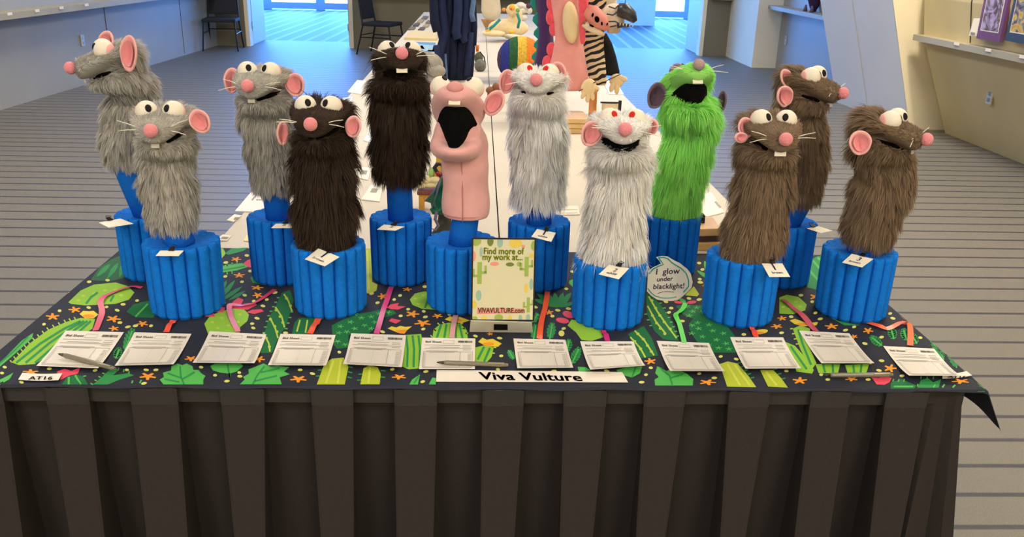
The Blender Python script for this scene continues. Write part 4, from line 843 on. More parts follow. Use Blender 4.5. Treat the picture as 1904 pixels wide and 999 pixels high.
for k, q in PUP.items():
    sx, sy, sh = STANDS[k]; D = sy; f = nrm(q['f']); q['D'] = D; hs = q.get('hs', .93)
    nose = P(*q['nose'], D-.02+.100*hs*f[1]+q.get('nd', 0))
    if 'hc' in q:                        # turn the head so that its middle stands where the photograph shows it
        xx = P(q['hc'], q['nose'][1], D-.02)[0]; fx = max(-.8, min(.8, (nose[0]-xx)/(.100*hs))); fz = f[2]; f = nrm((fx, -math.sqrt(max(.05, 1-fx*fx-fz*fz)), fz))
    r = nrm(np.cross(f, (0, 0, 1))); u = np.cross(r, f)
    Mh = np.stack([r, f, u], 1)*hs; O = nose - Mh @ NOSE; Mi = np.stack([r, f, u], 1)/hs
    H = lambda p, O=O, Mh=Mh: O + Mh @ np.asarray(p, float)
    spine = [P(a, b, D) for a, b, _ in q['sp']]; rad = [c for _, _, c in q['sp']]
    # the neck runs into the back of the head
    side = k in (1, 10, 12); nb = .015 if side else 0
    spine += [H((0, -.022+nb, -.035)), H((0, -.025+nb, .012)), H((0, -.022+nb, .034))]; rad += [.043, .038, .022] if side else [.050, .045, .025]
    spine = np.array(spine); op = q.get('mouth', .0)
    # smooth resample of the spine
    m = len(spine); ss = np.linspace(0, m-1, 26); cs = []; cr = []
    for s in ss:
        i = min(int(s), m-2); ft = s-i; pp = [spine[max(0, min(m-1, i+j))] for j in (-1, 0, 1, 2)]
        cs.append(0.5*((2*pp[1])+(-pp[0]+pp[2])*ft+(2*pp[0]-5*pp[1]+4*pp[2]-pp[3])*ft*ft+(-pp[0]+3*pp[1]-3*pp[2]+pp[3])*ft**3)); cr.append(rad[i]*(1-ft)+rad[i+1]*ft)
    cs = np.array(cs); rg = np.random.default_rng(k)
    mb = MB(); V = []; F = []; n = 28; N = len(cs)
    for i in range(N):
        tg = nrm(cs[min(i+1, N-1)]-cs[max(i-1, 0)]); ax = nrm(np.cross(tg, (0, 1, 0))); ay = np.cross(tg, ax); ax = -ax
        for j in range(n):
            th = 2*math.pi*j/n; rr = cr[i]*(1+.035*math.sin(2*th+i*.9+k)+.03*math.sin(i*1.3+k*2))
            V.append(cs[i]+ax*rr*math.cos(th)+ay*rr*.86*math.sin(th))
    F = [(i*n+j, i*n+(j+1) % n, (i+1)*n+(j+1) % n, (i+1)*n+j) for i in range(N-1) for j in range(n)] + [tuple(range(n-1, -1, -1)), tuple((N-1)*n+j for j in range(n))]
    mb.add(V, F)
    ys = np.concatenate([np.linspace(-.058, .08, 16), [.088, .093, .095]]); V, F = rings_mesh([lambda th, y=y: H(upper_pt(y, th)) for y in ys]); mb.add(V, F)
    ys = np.concatenate([np.linspace(-.053, .06, 14), [.068, .072]]); V, F = rings_mesh([lambda th, y=y: H(jaw_pt(y, th, op)) for y in ys]); mb.add(V, F)
    o = mb.build('body_form', None); md = o.modifiers.new('r', 'REMESH'); md.mode = 'VOXEL'; md.voxel_size = .0042; md2 = o.modifiers.new('s', 'SMOOTH'); md2.iterations = 4; md2.factor = .5
    temp.append((k, o)); INFO[k] = dict(O=O, Mh=Mi, hs=hs, H=H, f=f, r=r, u=u, cs=cs, cr=np.array(cr), op=op, D=D)
dg = bpy.context.evaluated_depsgraph_get(); dg.update()
BODY = {}
for k, o in temp:
    me = bpy.data.meshes.new_from_object(o.evaluated_get(dg)); BODY[k] = me; old = o.data; bpy.data.objects.remove(o); bpy.data.meshes.remove(old)

def furmat():
    m = colmat('dyed_fur', .6, .18)
    if 'Mix Shader' not in m.node_tree.nodes:
        nt = m.node_tree; b = nt.nodes['Principled BSDF']; a = next(n for n in nt.nodes if n.type == 'ATTRIBUTE'); out = next(n for n in nt.nodes if n.type == 'OUTPUT_MATERIAL')
        tr = nt.nodes.new('ShaderNodeBsdfTranslucent'); mx = nt.nodes.new('ShaderNodeMixShader'); mx.inputs[0].default_value = .45
        nt.links.new(a.outputs['Color'], tr.inputs['Color']); nt.links.new(b.outputs[0], mx.inputs[1]); nt.links.new(tr.outputs[0], mx.inputs[2]); nt.links.new(mx.outputs[0], out.inputs['Surface'])
    return m
def fur(name, me, k, q, n_str, parent):
    """long pile grown on the body: every hair a thin tapering blade, combed along the body and gathered into tufts"""
    I = INFO[k]; rg = np.random.default_rng(100+k); L0 = q['L']; base = np.array(L3(FURS[q['fur']]))
    nv = len(me.vertices); co = np.empty(nv*3, np.float32); me.vertices.foreach_get('co', co); co = co.reshape(-1, 3).astype(float)
    me.calc_loop_triangles(); nt_ = len(me.loop_triangles); tri = np.empty(nt_*3, np.int32); me.loop_triangles.foreach_get('vertices', tri); tri = tri.reshape(-1, 3)
    A, Bv, Cv = co[tri[:, 0]], co[tri[:, 1]], co[tri[:, 2]]; cr_ = np.cross(Bv-A, Cv-A); ar = np.linalg.norm(cr_, axis=1); nr = cr_/np.maximum(ar, 1e-12)[:, None]
    def sample(n):
        i = rg.choice(nt_, n, p=ar/ar.sum()); s, t_ = rg.random(n), rg.random(n); fl = s+t_ > 1; s[fl] = 1-s[fl]; t_[fl] = 1-t_[fl]
        return A[i]+(Bv-A)[i]*s[:, None]+(Cv-A)[i]*t_[:, None], nr[i]
    def field(p, n):
        lp = (p-I['O']) @ I['Mh']
        head = np.clip((lp[:, 1]+.035)/.035, 0, 1)*np.clip((lp[:, 2]+.085)/.03, 0, 1)
        muz = np.clip((lp[:, 1]-.0)/.05, 0, 1)
        d2 = ((p[:, None, :]-I['cs'][None, :, :])**2).sum(2); j = d2.argmin(1); tg = np.gradient(I['cs'], axis=0); tg = tg/np.linalg.norm(tg, axis=1)[:, None]
        flow = -tg[j]*.7 + np.array([0, 0, -.7])
        hf = -I['f'][None, :]*1.0 + I['u'][None, :]*np.sign(lp[:, 2]+.008)[:, None]*.15 + I['r'][None, :]*np.sign(lp[:, 0])[:, None]*.35
        jaw = (lp[:, 2] < -.012)[:, None]; hf = np.where(jaw, -I['u'][None, :]*.9-I['f'][None, :]*.3, hf)
        d = flow*(1-head)[:, None]+hf*head[:, None]
        d = d-n*(d*n).sum(1)[:, None]; d = d/np.maximum(np.linalg.norm(d, axis=1), 1e-6)[:, None]
        L = L0*(1-head)+(.020-.011*muz)*head*(1.0 if q['fur'] != 'green' else 1.25)
        L = np.where((lp[:, 2] < -.02) & (head > .3), np.maximum(L, L0*.5), L)
        return d, L, head, lp
    p, n = sample(n_str); d, L, head, lp = field(p, n)
    # none inside the mouth, under the eyes or the ears
    dy, dz = lp[:, 1]-PIV[0], lp[:, 2]-PIV[1]; lz = lp[:, 2]-np.array([smile(x) for x in lp[:, 0]])
    ang = np.arctan2(lz-PIV[1], dy); nu_ = n @ I['u']
    inm = (dy > .0) & (ang < .09) & (ang > -I['op']-.11) & (np.abs(lp[:, 0]) < .055) & (np.abs(nu_) > .35) if True else None
    for e in I['eyes']: inm |= ((p-e)**2).sum(1) < .0218**2
    keep = ~inm; p, n, d, L, head, lp = p[keep], n[keep], d[keep], L[keep], head[keep], lp[keep]; N = len(p)
    cp, cn = sample(800); cdir, cL, chd, _ = field(cp, cn)
    ci = np.empty(N, int)
    for s in range(0, N, 4000): ci[s:s+4000] = ((p[s:s+4000, None, :]-cp[None])**2).sum(2).argmin(1)
    L = L*rg.uniform(.65, 1.2, N); lift = (.42*(1-head)+.55*head)*rg.uniform(.6, 1.4, N)
    hem = np.clip(1-np.linalg.norm(p-I['cs'][0], axis=1)/.10, 0, 1)*(1.0 if q['fur'] in ('white', 'green') else .4); lift = lift*(1+.9*hem)
    cj = rg.normal(0, .22, (800, 3)); d0 = d+n*lift[:, None]+cj[ci]*(1-.5*head)[:, None]+rg.normal(0, .13, (N, 3)); d0 /= np.linalg.norm(d0, axis=1)[:, None]
    d1 = d0+d*.45+np.array([0, 0, -.35])[None]*(1-head)[:, None]; d1 /= np.linalg.norm(d1, axis=1)[:, None]
    p0 = p-n*.001; p1 = p0+d0*(L*.5)[:, None]; p2 = p1+d1*(L*.5)[:, None]
    ct = cp + (cdir+cn*.42)*(cL*.95)[:, None]
    g = (.45*(1-head)+.15*head)[:, None]; dist = np.linalg.norm(ct[ci]-p2, axis=1)[:, None]; g = g*(dist < .045)
    p2 = p2*(1-g)+ct[ci]*g; p1 = p1*(1-g*.3)+(ct[ci]*.5+p0*.5)*g*.3
    sd = np.cross(d0, n)+rg.normal(0, .35, (N, 3)); sd -= d0*(sd*d0).sum(1)[:, None]; sd /= np.linalg.norm(sd, axis=1)[:, None]
    w0 = (.00082*rg.uniform(.55, 1.5, N)*(1-.3*head))[:, None]
    V = np.stack([p0-sd*w0, p0+sd*w0, p1-sd*w0*.8, p1+sd*w0*.8, p2], 1).reshape(-1, 3)
    me2 = bpy.data.meshes.new('fur'); b = np.arange(N)*5
    lo = np.stack([b, b+1, b+3, b+2, b+2, b+3, b+4], 1).ravel().astype(np.int32)
    me2.vertices.add(N*5); me2.vertices.foreach_set('co', V.astype(np.float32).ravel())
    me2.loops.add(N*7); me2.loops.foreach_set('vertex_index', lo)
    me2.polygons.add(N*2); st = np.stack([np.arange(N)*7, np.arange(N)*7+4], 1).ravel().astype(np.int32)
    me2.polygons.foreach_set('loop_start', st); me2.update(calc_edges=True)
    try: me2.polygons.foreach_set('use_smooth', np.ones(N*2, bool))
    except Exception: pass
    shade = rg.uniform(.78, 1.22, N)*rg.uniform(.86, 1.16, 800)[ci]
    warm = rg.normal(0, .03, (N, 1))*np.array([1, 0, -1.4])
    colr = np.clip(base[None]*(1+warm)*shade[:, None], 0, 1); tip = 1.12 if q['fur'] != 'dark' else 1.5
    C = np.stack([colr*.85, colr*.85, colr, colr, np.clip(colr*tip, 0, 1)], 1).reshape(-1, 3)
    a = me2.color_attributes.new('dye', 'FLOAT_COLOR', 'POINT'); a.data.foreach_set('color', np.concatenate([C, np.ones((len(C), 1))], 1).astype(np.float32).ravel())
    me2.materials.append(furmat())
    o = link(name, me2, None, parent); o['kind'] = 'stuff'
    return o

M_eye = mat('white_eye_foam', (226, 218, 200), .6); M_pup = mat('black_felt', (24, 22, 22), .9); M_red = mat('red_felt', (196, 34, 22), .8)
M_pom = mat('pink_pompom', (232, 140, 146), .95, .08, 300, bump=.8, bscale=500, sheen=.3); M_pomg = mat('mauve_pompom', (176, 150, 148), .95, .08, 300, bump=.8, bscale=500)
M_ear = mat('pink_fleece', (234, 172, 168), .9, .04, 60, bump=.2, bscale=700, sheen=.2); M_earin = mat('deep_pink_fleece', (226, 146, 148), .9, sheen=.2)
M_mauve = mat('mauve_fleece', (116, 92, 108), .9, .05, 60, sheen=.2); M_mauvein = mat('deep_mauve_fleece', (88, 68, 84), .9)
M_mouth = mat('black_mouth_felt', (10, 9, 9), .95, spec=.05); M_tooth = mat('tooth_felt', (226, 218, 198), .7); M_whisk = mat('white_whisker', (226, 220, 204), .3, spec=.6)
M_hide = mat('hairless_pink_fleece', (218, 162, 158), .9, .05, 30, bump=.25, bscale=600, sheen=.25)
M_hidenose = mat('hairless_nose', (210, 146, 142), .9, bump=.2, bscale=600)
M_clipm = mat('dark_clip_metal', (52, 50, 50), .35, metal=.8)
HAIRS = {'grey': 25000, 'dark': 27000, 'white': 28000, 'green': 28000, 'brown': 27000}
def ear_mesh(name, cen, w_, h_, rot, face, parent, m, mi):
    nrml = nrm(face); upv = np.array([0, 0, 1.]); rx = nrm(np.cross(upv, nrml)); rx = rx if np.dot(rx, RT) > 0 else -rx; uy = np.cross(nrml, rx); uy = uy if uy[2] > 0 else -uy
    a = math.radians(rot); ex_ = rx*math.cos(a)-uy*math.sin(a)*1; ey_ = rx*math.sin(a)+uy*math.cos(a)
    def grid(sc, off, thick):
        V = []; F = []; nr_, na = 6, 24
        def pt(rr, th):
            x = rr*math.cos(th)*(1-.12*math.sin(th)*0)*(.92 if math.sin(th) < 0 else 1); y = rr*math.sin(th)
            cup = .30*w_*(1-rr*rr) - .16*w_*x*x + .10*w_*max(0, rr-.8)*5*0
            fold = .16*w_*math.exp(-((x+.05)/.16)**2)*(1-max(0, y))*.8
            return cen + ex_*x*w_/2*sc + ey_*y*h_/2*sc + nrml*(off-cup*.7-fold)
        V.append(pt(0, 0))
        for i in range(1, nr_+1):
            for j in range(na): V.append(pt(i/nr_, 2*math.pi*j/na))
        for j in range(na): F.append((0, 1+j, 1+(j+1) % na))
        for i in range(nr_-1):
            for j in range(na): a_ = 1+i*na; F.append((a_+j, a_+na+j, a_+na+(j+1) % na, a_+(j+1) % na))
        return V, F
    V, F = grid(1, 0, 0); me = bpy.data.meshes.new(name); me.from_pydata([tuple(v) for v in V], [], F); me.update(); me.polygons.foreach_set('use_smooth', [True]*len(me.polygons))
    o = link(name, me, m, parent); s = o.modifiers.new('thick', 'SOLIDIFY'); s.thickness = .005; s.offset = 0; s.use_rim = True
    sb_ = o.modifiers.new('soft', 'SUBSURF'); sb_.levels = 1; sb_.render_levels = 1
    V, F = grid(.70, .0032, 0); i_ = obj('inner_ear', V, F, mi, o, smooth=True)
    return o
for k, q in PUP.items():
    I = INFO[k]; H, f, r, u = I['H'], I['f'], I['r'], I['u']; sx, sy, sh = STANDS[k]
    Rb = .080 if sy < 1.85 else .074
    key = (Rb, sh)
    if key not in GEAR: GEAR[key] = gear_mesh(Rb, sh)
    # ---- stand
    st = thing('foam_stand', 'ribbed blue foam stand under the ' + WHO[k], 'stand', (sx, sy, .7508), 'blue foam stands')
    o = bpy.data.objects.new('base', GEAR[key]); COL.objects.link(o); o.parent = st; o.rotation_euler = (0, 0, k*.7)
    top = I['cs'][3]; base_top = np.array([sx, sy, .7508+sh-.012])
    MB().tube([base_top, base_top*.5+I['cs'][0]*.5, I['cs'][0], I['cs'][1]*.5+I['cs'][2]*.5, I['cs'][6]], [.030, .030, .029, .028, .026], 20).build('post', M_foam2, st, smooth=True)
    # ---- puppet
    t = thing('rat_puppet', q['lab'], 'puppet', I['cs'][0], 'rat hand puppets on stands')
    eyes = [H((s*.0275, .021, .036 if q.get('red') else .041)) if k != 6 else H((s*.036, .058, .040)) for s in (-1, 1)]; I['eyes'] = eyes
    me = BODY[k]; me.polygons.foreach_set('use_smooth', [True]*len(me.polygons)); me.materials.clear()
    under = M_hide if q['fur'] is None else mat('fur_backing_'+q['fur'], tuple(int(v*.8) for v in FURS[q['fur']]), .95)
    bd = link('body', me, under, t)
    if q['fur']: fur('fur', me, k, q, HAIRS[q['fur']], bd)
    if q['fur'] is None:
        M_seam = mat('fleece_seam', (186, 122, 118), .9)
        MB().tube([I['cs'][i]+np.array([-.006, -I['cr'][i]*.862, 0]) for i in range(0, 13)], .0011, 6).build('front_seam', M_seam, t, smooth=True)
        c0 = I['cs'][0]; r0 = I['cr'][0]; MB().tube([c0+np.array([r0*1.01*math.cos(a_), r0*.87*math.sin(a_), .009]) for a_ in np.linspace(0, 2*math.pi, 33)], .0010, 5, cap=False).build('hem_seam', M_seam, t, smooth=True)
    # mouth lining
    op = I['op']; ws = []; mbm = MB(); layers = np.linspace(-.02, -op-.13, 6); V = []; ns = 17
    for la, a in enumerate(layers):
        tp = 1-.55*(la/5)**1.5 if op > .3 else 1; ex_p = 3.4 if op > .3 else 2.2
        for s in np.linspace(-1, 1, ns):
            yy = -.03 + (.098)*(1-abs(s)**ex_p); ww = s*q.get('mw', .052)*tp; ins = .94
            dy = (yy-PIV[0])*ins; z = 0
            V.append(H((ww, PIV[0]+dy*math.cos(a), PIV[1]+dy*math.sin(a)+smile(ww)*(.9 if op < .3 else .25))))
    F = [(l*ns+i, l*ns+i+1, (l+1)*ns+i+1, (l+1)*ns+i) for l in range(5) for i in range(ns-1)] + [tuple(range(ns)), tuple(5*ns+i for i in range(ns-1, -1, -1))] + [(l*ns, (l+1)*ns, (l+1)*ns+ns-1, l*ns+ns-1) for l in range(5)]
    obj('mouth_lining', V, F, M_mouth, t)
    # eyes
    side_ = k in (1, 10, 12); red = q.get('red'); lidm = M_mauve if q.get('mauve') else M_ear
    for s, e in zip((-1, 1), eyes):
        R = .0215; eb = MB().ell(e, [r*R, f*R, u*R], 20, 14).build('eye', M_eye, t, smooth=True)
        dv = nrm(-s*r*.40 + f*.82 + u*.36); a1 = nrm(np.cross(dv, u)); a2 = np.cross(a1, dv)
        pm = MB(); V = [e+dv*R*1.03]; npu = 18
        for rr in (.5, .9, 1.0):
            for j in range(npu):
                th = 2*math.pi*j/npu; w = a1*(.0068 if red else .0064)*rr*math.cos(th)+a2*(.0082 if red else .0086)*rr*math.sin(th); w = e+nrm(dv*R+w)*R*(1.045 if rr < .95 else 1.0); V.append(w)
        Fp = [(0, 1+j, 1+(j+1) % npu) for j in range(npu)] + [(1+l*npu+j, 1+(l+1)*npu+j, 1+(l+1)*npu+(j+1) % npu, 1+l*npu+(j+1) % npu) for l in range(2) for j in range(npu)]
        obj('pupil', V, Fp, M_red if red else M_pup, eb, smooth=True)
        if not red:
            ld = nrm(s*r*.62 - f*.75 - u*.10) if not q.get('mauve') else nrm(s*r*.55 + f*.35 - u*.5); b1 = nrm(np.cross(ld, u)); b2 = np.cross(ld, b1); R2 = R*1.05
            MB().ell(e, [b1*R2, b2*R2, ld*R2], 20, 6, half=(.78 if side_ else 1.0) if not q.get('mauve') else 1.6).build('eyelid', lidm, eb, smooth=True)
    # nose, tooth, whiskers
    if q['fur'] is None: MB().ell(H((0, .094, .006)), [r*.017, f*.012, u*.013], 16, 10).build('nose', M_hidenose, t, smooth=True)
    else: MB().ell(H((0, .104, .008)), [r*.0135, f*.0125, u*.0135], 16, 12).build('nose', M_pomg if q.get('mauve') else M_pom, t, smooth=True)
    tz = H((0, .078, -.022)); tw = .0115 if k in (5, 6, 9, 11) else .0075; MB().prism([tz+r*a+u*b for a, b in ((-tw, .003), (tw, .003), (tw, -.0075), (-tw, -.0075))], f*.003).build('tooth', M_tooth if tw > .01 else mat('dull_tooth_felt', (190, 184, 168), .8), t) if k in (1, 2, 3, 5, 6, 9, 10, 11, 12) else None
    if q['fur'] is not None:
        rg = random.Random(k)
        for s in (-1, 1):
            for dz in (.35, -.05):
                a = H((s*.022, .080, .008)); dv = nrm(r*s*1.0 + f*.15 + u*(dz+rg.uniform(-.15, .15))); ln = rg.uniform(.040, .052)
                MB().tube([a+dv*.008, a+dv*ln*.6, a+dv*ln-u*.002], [.0009, .0008, .0006], 5).build('whisker', M_whisk, t)
    em, emi = (M_mauve, M_mauvein) if q.get('mauve') else (M_ear, M_earin)
    for (ex0, ey0, ew, eh, rot, face, dd) in q['ears']:
        c = P(ex0, ey0, q['D']+dd); mp = mpp(c); ear_mesh('ear', c, ew*mp*1.05, eh*mp*1.05, rot, face, t, em, emi)

# ---------------------------------------------------------------- tags clipped to the stands
TAGS = [(1, [(184, 414), (224, 406.5), (248, 416), (202, 423)], '', ''), (2, [(298, 466), (341.5, 466), (332, 476), (289.5, 475.5)], '', ''), (3, [(513.5, 416), (550.7, 416), (541, 424), (504, 424)], '2', ''), (4, [(592, 462), (631, 477.7), (604, 495), (567, 482)], '1', 'brown'),
        (5, [(714, 417.6), (752, 421.5), (735, 428.7), (701, 426.6)], '2', ''), (7, [(998.5, 426), (1033.5, 433), (1025, 449.5), (988, 440)], '1', 'white'), (8, [(1132.5, 492.6), (1169.7, 499), (1150.6, 519), (1113.4, 510)], '2', 'white'), (10, [(1500.6, 424.6), (1522, 420.7), (1548.6, 429), (1527, 433.6)], '', ''),
        (11, [(1416.5, 490), (1454.7, 490), (1469, 514.7), (1430.6, 514.7)], '1', 'brown'), (12, [(1583.8, 472), (1623.7, 481.6), (1603, 497), (1566, 488)], '3', 'brown')]
M_tag = mat('tag_card', (240, 232, 214), .7)
for k, c4, num, word in TAGS:
    sx, sy, sh = STANDS[k]; Rb = .080 if sy < 1.85 else .074; zt = .7508+sh
    dep = [sy-Rb*.86, sy-Rb*.90, sy-Rb*1.12, sy-Rb*1.10]
    if k in (1, 10): dep = [sy-.02, sy-.01, sy-.045, sy-.05]
    Q = [T(*p, zt+dz_) for p, dz_ in zip(c4, (.008, .008, .0035, .0035))]
    t = thing('paper_tag', 'white tag clipped to stand of ' + WHO[k], 'tag', Q[0], 'tags clipped to the stands')
    nn_ = nrm(np.cross(Q[1]-Q[0], Q[3]-Q[0])); nn_ = nn_ if nn_[2] > 0 else -nn_
    MB().prism(Q, -nn_*.0008).build('card', M_tag, t)
    mid = Q[0]*.5+Q[1]*.5+nn_*.001; dv = nrm((Q[0]+Q[1])/2-(Q[2]+Q[3])/2); sd = nrm(Q[1]-Q[0])
    mid = mid+dv*.003; MB().prism([mid-sd*.006-dv*.006, mid+sd*.006-dv*.006, mid+sd*.004+dv*.004+nn_*.003, mid-sd*.004+dv*.004+nn_*.003], nn_*.002).build('clip', M_clipm, t)
    MB().tube([mid+sd*.004+dv*.001+nn_*.003, mid+sd*.008+dv*.004+nn_*.006, mid-sd*.001+dv*.008+nn_*.007, mid-sd*.004+dv*.003+nn_*.004], .0008, 6).build('clip_wire', M_clipm, t)
    if num:
        mb = MB(); ex_ = nrm(Q[1]-Q[0]); ey_ = nrm((Q[0]+Q[1])-(Q[2]+Q[3])); W_ = np.linalg.norm(Q[1]-Q[0]); Hh = np.linalg.norm((Q[0]+Q[1]-Q[2]-Q[3])/2); ctr = sum(Q)/4
        text_on(mb, num, ctr-ex_*W_*.06-ey_*Hh*.02+nn_*.0006, ex_, ey_*(Hh/W_)*1.2, W_*(.07 if num == '1' else .15), (66, 56, 110), bold=.0003)
        if word: text_on(mb, word, ctr-ex_*W_*.26-ey_*Hh*.30+nn_*.0006, ex_, ey_*(Hh/W_)*1.3, W_*.5, (66, 56, 110), bold=.0002)
        mb.build('handwriting', M_ink, t, dye=True)

# ================================================================ THINGS ON THE WHITE TABLES
def loft(rows, D, ratio=.7, n=20, wave=0.0):
    """a soft body of elliptical rings; rows (photo y, left x, right x)"""
    V = []; k = len(rows)
    for i, (y, a, b) in enumerate(rows):
        c = P((a+b)/2, y, D); hw = (b-a)/2*mpp(c)
        for j in range(n):
            th = 2*math.pi*j/n; rr = 1+wave*math.sin(5*th+i*.4)
            V.append(c+np.array([hw*rr*math.cos(th), hw*ratio*rr*math.sin(th), 0]))
    F = [(i*n+j, i*n+(j+1) % n, (i+1)*n+(j+1) % n, (i+1)*n+j) for i in range(k-1) for j in range(n)] + [tuple(range(n-1, -1, -1)), tuple((k-1)*n+j for j in range(n))]
    return V, F
def loft_obj(name, rows, D, m, parent, ratio=.7, wave=0.0):
    V, F = loft(rows, D, ratio, wave=wave); return obj(name, V, F, m, parent, smooth=True)
def blobo(name, x, y, D, wpx, hpx, m, parent, dep=.8, rot=0, flat=1):
    c = P(x, y, D); s = mpp(c); a = math.radians(rot); ca, sa = math.cos(a), math.sin(a)
    return MB().ell(c, [np.array([ca, 0, -sa])*wpx/2*s, np.array([0, 1, 0])*wpx/2*s*dep, np.array([sa, 0, ca])*hpx/2*s], 16, 10).build(name, m, parent, smooth=True)
# ---- dinosaur costumes hung on a wooden stand
q = T(1101, 219)
t = thing('wooden_stand', 'tan wooden post with a clamped lower sleeve behind the white puppets', 'stand', q)
a, b = T(1101, 219)+np.array([0, 0, .014]), P(1114, -60, q[1]+.72)
MB().tube([a, b], [.016, .014], 4).build('post', mat('tan_wood', (150, 100, 48), .5, .12, 18), t)
MB().tube([a, a*.82+b*.18], .022, 6).build('lower_sleeve', mat('orange_wood', (196, 124, 48), .5, .1, 18), t); MB().tube([a*.845+b*.155, a*.83+b*.17], .026, 8).build('clamp_ring', mat('dark_wood', (120, 74, 30), .5), t)
M_purple = mat('purple_fleece', (76, 50, 104), .95, .08, 20, sheen=.3); M_teal = mat('teal_felt', (38, 146, 140), .9); M_rose = mat('rose_fleece', (222, 150, 146), .95, .06, 16, sheen=.3)
M_salm = mat('salmon_felt', (226, 82, 98), .95, .1, 60, sheen=.3); M_belly = mat('cream_fleece', (222, 198, 156), .95, .04, 20); M_black = mat('black_fleece', (24, 26, 28), .95, .1, 30)
t = thing('dinosaur_costume', 'purple hanging costume with teal spikes down its back', 'costume', P(1010, 130, 4.3), 'dinosaur costumes on the stand')
loft_obj('body', [(-90, 995, 1035), (-40, 994, 1034), (0, 997, 1030), (40, 999, 1030), (58, 1001, 1028), (90, 998, 1030), (130, 990, 1034)], 4.3, M_purple, t, .7, .04)
for y, x, h_ in ((-30, 993, 30), (4, 994, 34), (36, 998, 30), (62, 1000, 26), (84, 1000, 24), (106, 996, 24), (126, 992, 22)):
    c = P(x, y, 4.29); s = mpp(c); MB().prism([c+np.array([.006, 0, h_*.5*s]), c+np.array([-.018, 0, h_*.12*s]), c+np.array([-.020, 0, -h_*.12*s]), c+np.array([.008, 0, -h_*.5*s])], (0, .02, 0)).build('spike', M_teal, t, bevel=.003)
t = thing('dinosaur_costume', 'pink hanging costume with cream belly patch and salmon scallops', 'costume', P(1055, 165, 4.08), 'dinosaur costumes on the stand')
loft_obj('body', [(-90, 1020, 1076), (-40, 1018, 1080), (0, 1022, 1080), (40, 1028, 1081), (72, 1031, 1082), (100, 1026, 1086), (130, 1018, 1091), (158, 1012, 1096), (166, 1016, 1094)], 4.08, M_rose, t, .62, .05)
c = P(1061, 40, 4.0); s = mpp(c); MB().ell(P(1061, 42, 4.015), [np.array([15*s, 0, 0]), np.array([0, .035, 0]), np.array([-4*s, 0, 38*s])], 16, 10).build('belly_patch', M_belly, t, smooth=True)
for y, x, w_, h_ in ((-26, 1021, 18, 30), (4, 1025, 18, 30), (32, 1024, 18, 30), (54, 1029, 16, 26), (92, 1025, 18, 26), (116, 1018, 20, 26)): blobo('scallop', x, y, 4.08, w_, h_, M_salm, t, .5)
blobo('glove', 1094, 163, 3.99, 28, 34, M_belly, t, .5, 20)
for x, y, r_ in ((1085, 176, 20), (1093, 182, 5), (1101, 178, -15), (1107, 162, -60)): blobo('finger', x, y, 3.985, 9, 18, M_belly, t, .8, r_)
q0, q1 = P(1076, 170, 3.98), P(1108, 152, 3.98); MB().tube([q0, q1], .002, 6).build('hand_rod', M_clipm, t)
m = bpy.data.materials.new('zebra_fur'); m.use_nodes = True; nt = m.node_tree; b_ = nt.nodes['Principled BSDF']; tc = nt.nodes.new('ShaderNodeTexCoord'); mp = nt.nodes.new('ShaderNodeMapping'); mp.inputs['Rotation'].default_value = (0, .35, 0)
wv = nt.nodes.new('ShaderNodeTexWave'); wv.bands_direction = 'Z'; wv.inputs['Scale'].default_value = 11; wv.inputs['Distortion'].default_value = 5; wv.inputs['Detail'].default_value = 1; wv.inputs['Detail Scale'].default_value = 1.4
r_ = nt.nodes.new('ShaderNodeValToRGB'); r_.color_ramp.interpolation = 'CONSTANT'; r_.color_ramp.elements[0].color = L3((36, 26, 28))+(1,); r_.color_ramp.elements[1].position = .46; r_.color_ramp.elements[1].color = L3((214, 194, 160))+(1,)
nt.links.new(tc.outputs['Object'], mp.inputs[0]); nt.links.new(mp.outputs[0], wv.inputs[0]); nt.links.new(wv.outputs['Fac'], r_.inputs[0]); nt.links.new(r_.outputs[0], b_.inputs['Base Color']); b_.inputs['Roughness'].default_value = .9
M_zebra = m
t = thing('dinosaur_costume', 'zebra striped hanging costume with black sleeve and cream hand', 'costume', P(1115, 158, 4.2), 'dinosaur costumes on the stand')
loft_obj('body', [(-90, 1082, 1126), (-30, 1086, 1128), (0, 1090, 1130), (30, 1092, 1128), (60, 1088, 1122), (90, 1084, 1122), (125, 1088, 1126), (150, 1096, 1128), (158, 1100, 1126)], 4.2, M_zebra, t, .6, .05)
loft_obj('black_sleeve', [(62, 1108, 1128), (80, 1112, 1138), (105, 1116, 1146), (132, 1122, 1152), (140, 1126, 1152)], 4.24, M_black, t, .6)
blobo('glove', 1147, 150, 4.2, 28, 26, M_belly, t, .5)
for x, y, r2 in ((1138, 162, 12), (1147, 166, 0), (1158, 146, -70)): blobo('finger', x, y, 4.19, 10, 20, M_belly, t, .8, r2)
MB().tube([P(1128, 150, 4.17), P(1154, 138, 4.17)], .002, 6).build('hand_rod', M_clipm, t)
blobo('head', 1140, 30, 4.15, 46, 46, mat('pale_mane', (214, 198, 176), .95, .1, 40), t, .6); loft_obj('neck_mane', [(-40, 1122, 1150), (0, 1124, 1146), (40, 1126, 1156), (62, 1130, 1150)], 4.2, mat('pale_mane', (214, 198, 176)), t, .6, .1)
M_mask = mat('black_mask', (44, 46, 50), .35, .1, 20, spec=.5)
sn = MB(); c0 = [P(1150, 18, 4.12), P(1162, 20, 4.11), P(1174, 30, 4.10), P(1181, 40, 4.10)]; sn.tube(c0, [.030, .036, .028, .012], 10); sn.build('snout_mask', M_mask, t, smooth=True)
MB().tube([P(1148, 48, 4.12), P(1160, 47, 4.11), P(1172, 47, 4.10)], [.012, .010, .006], 8).build('jaw', M_mask, t, smooth=True)
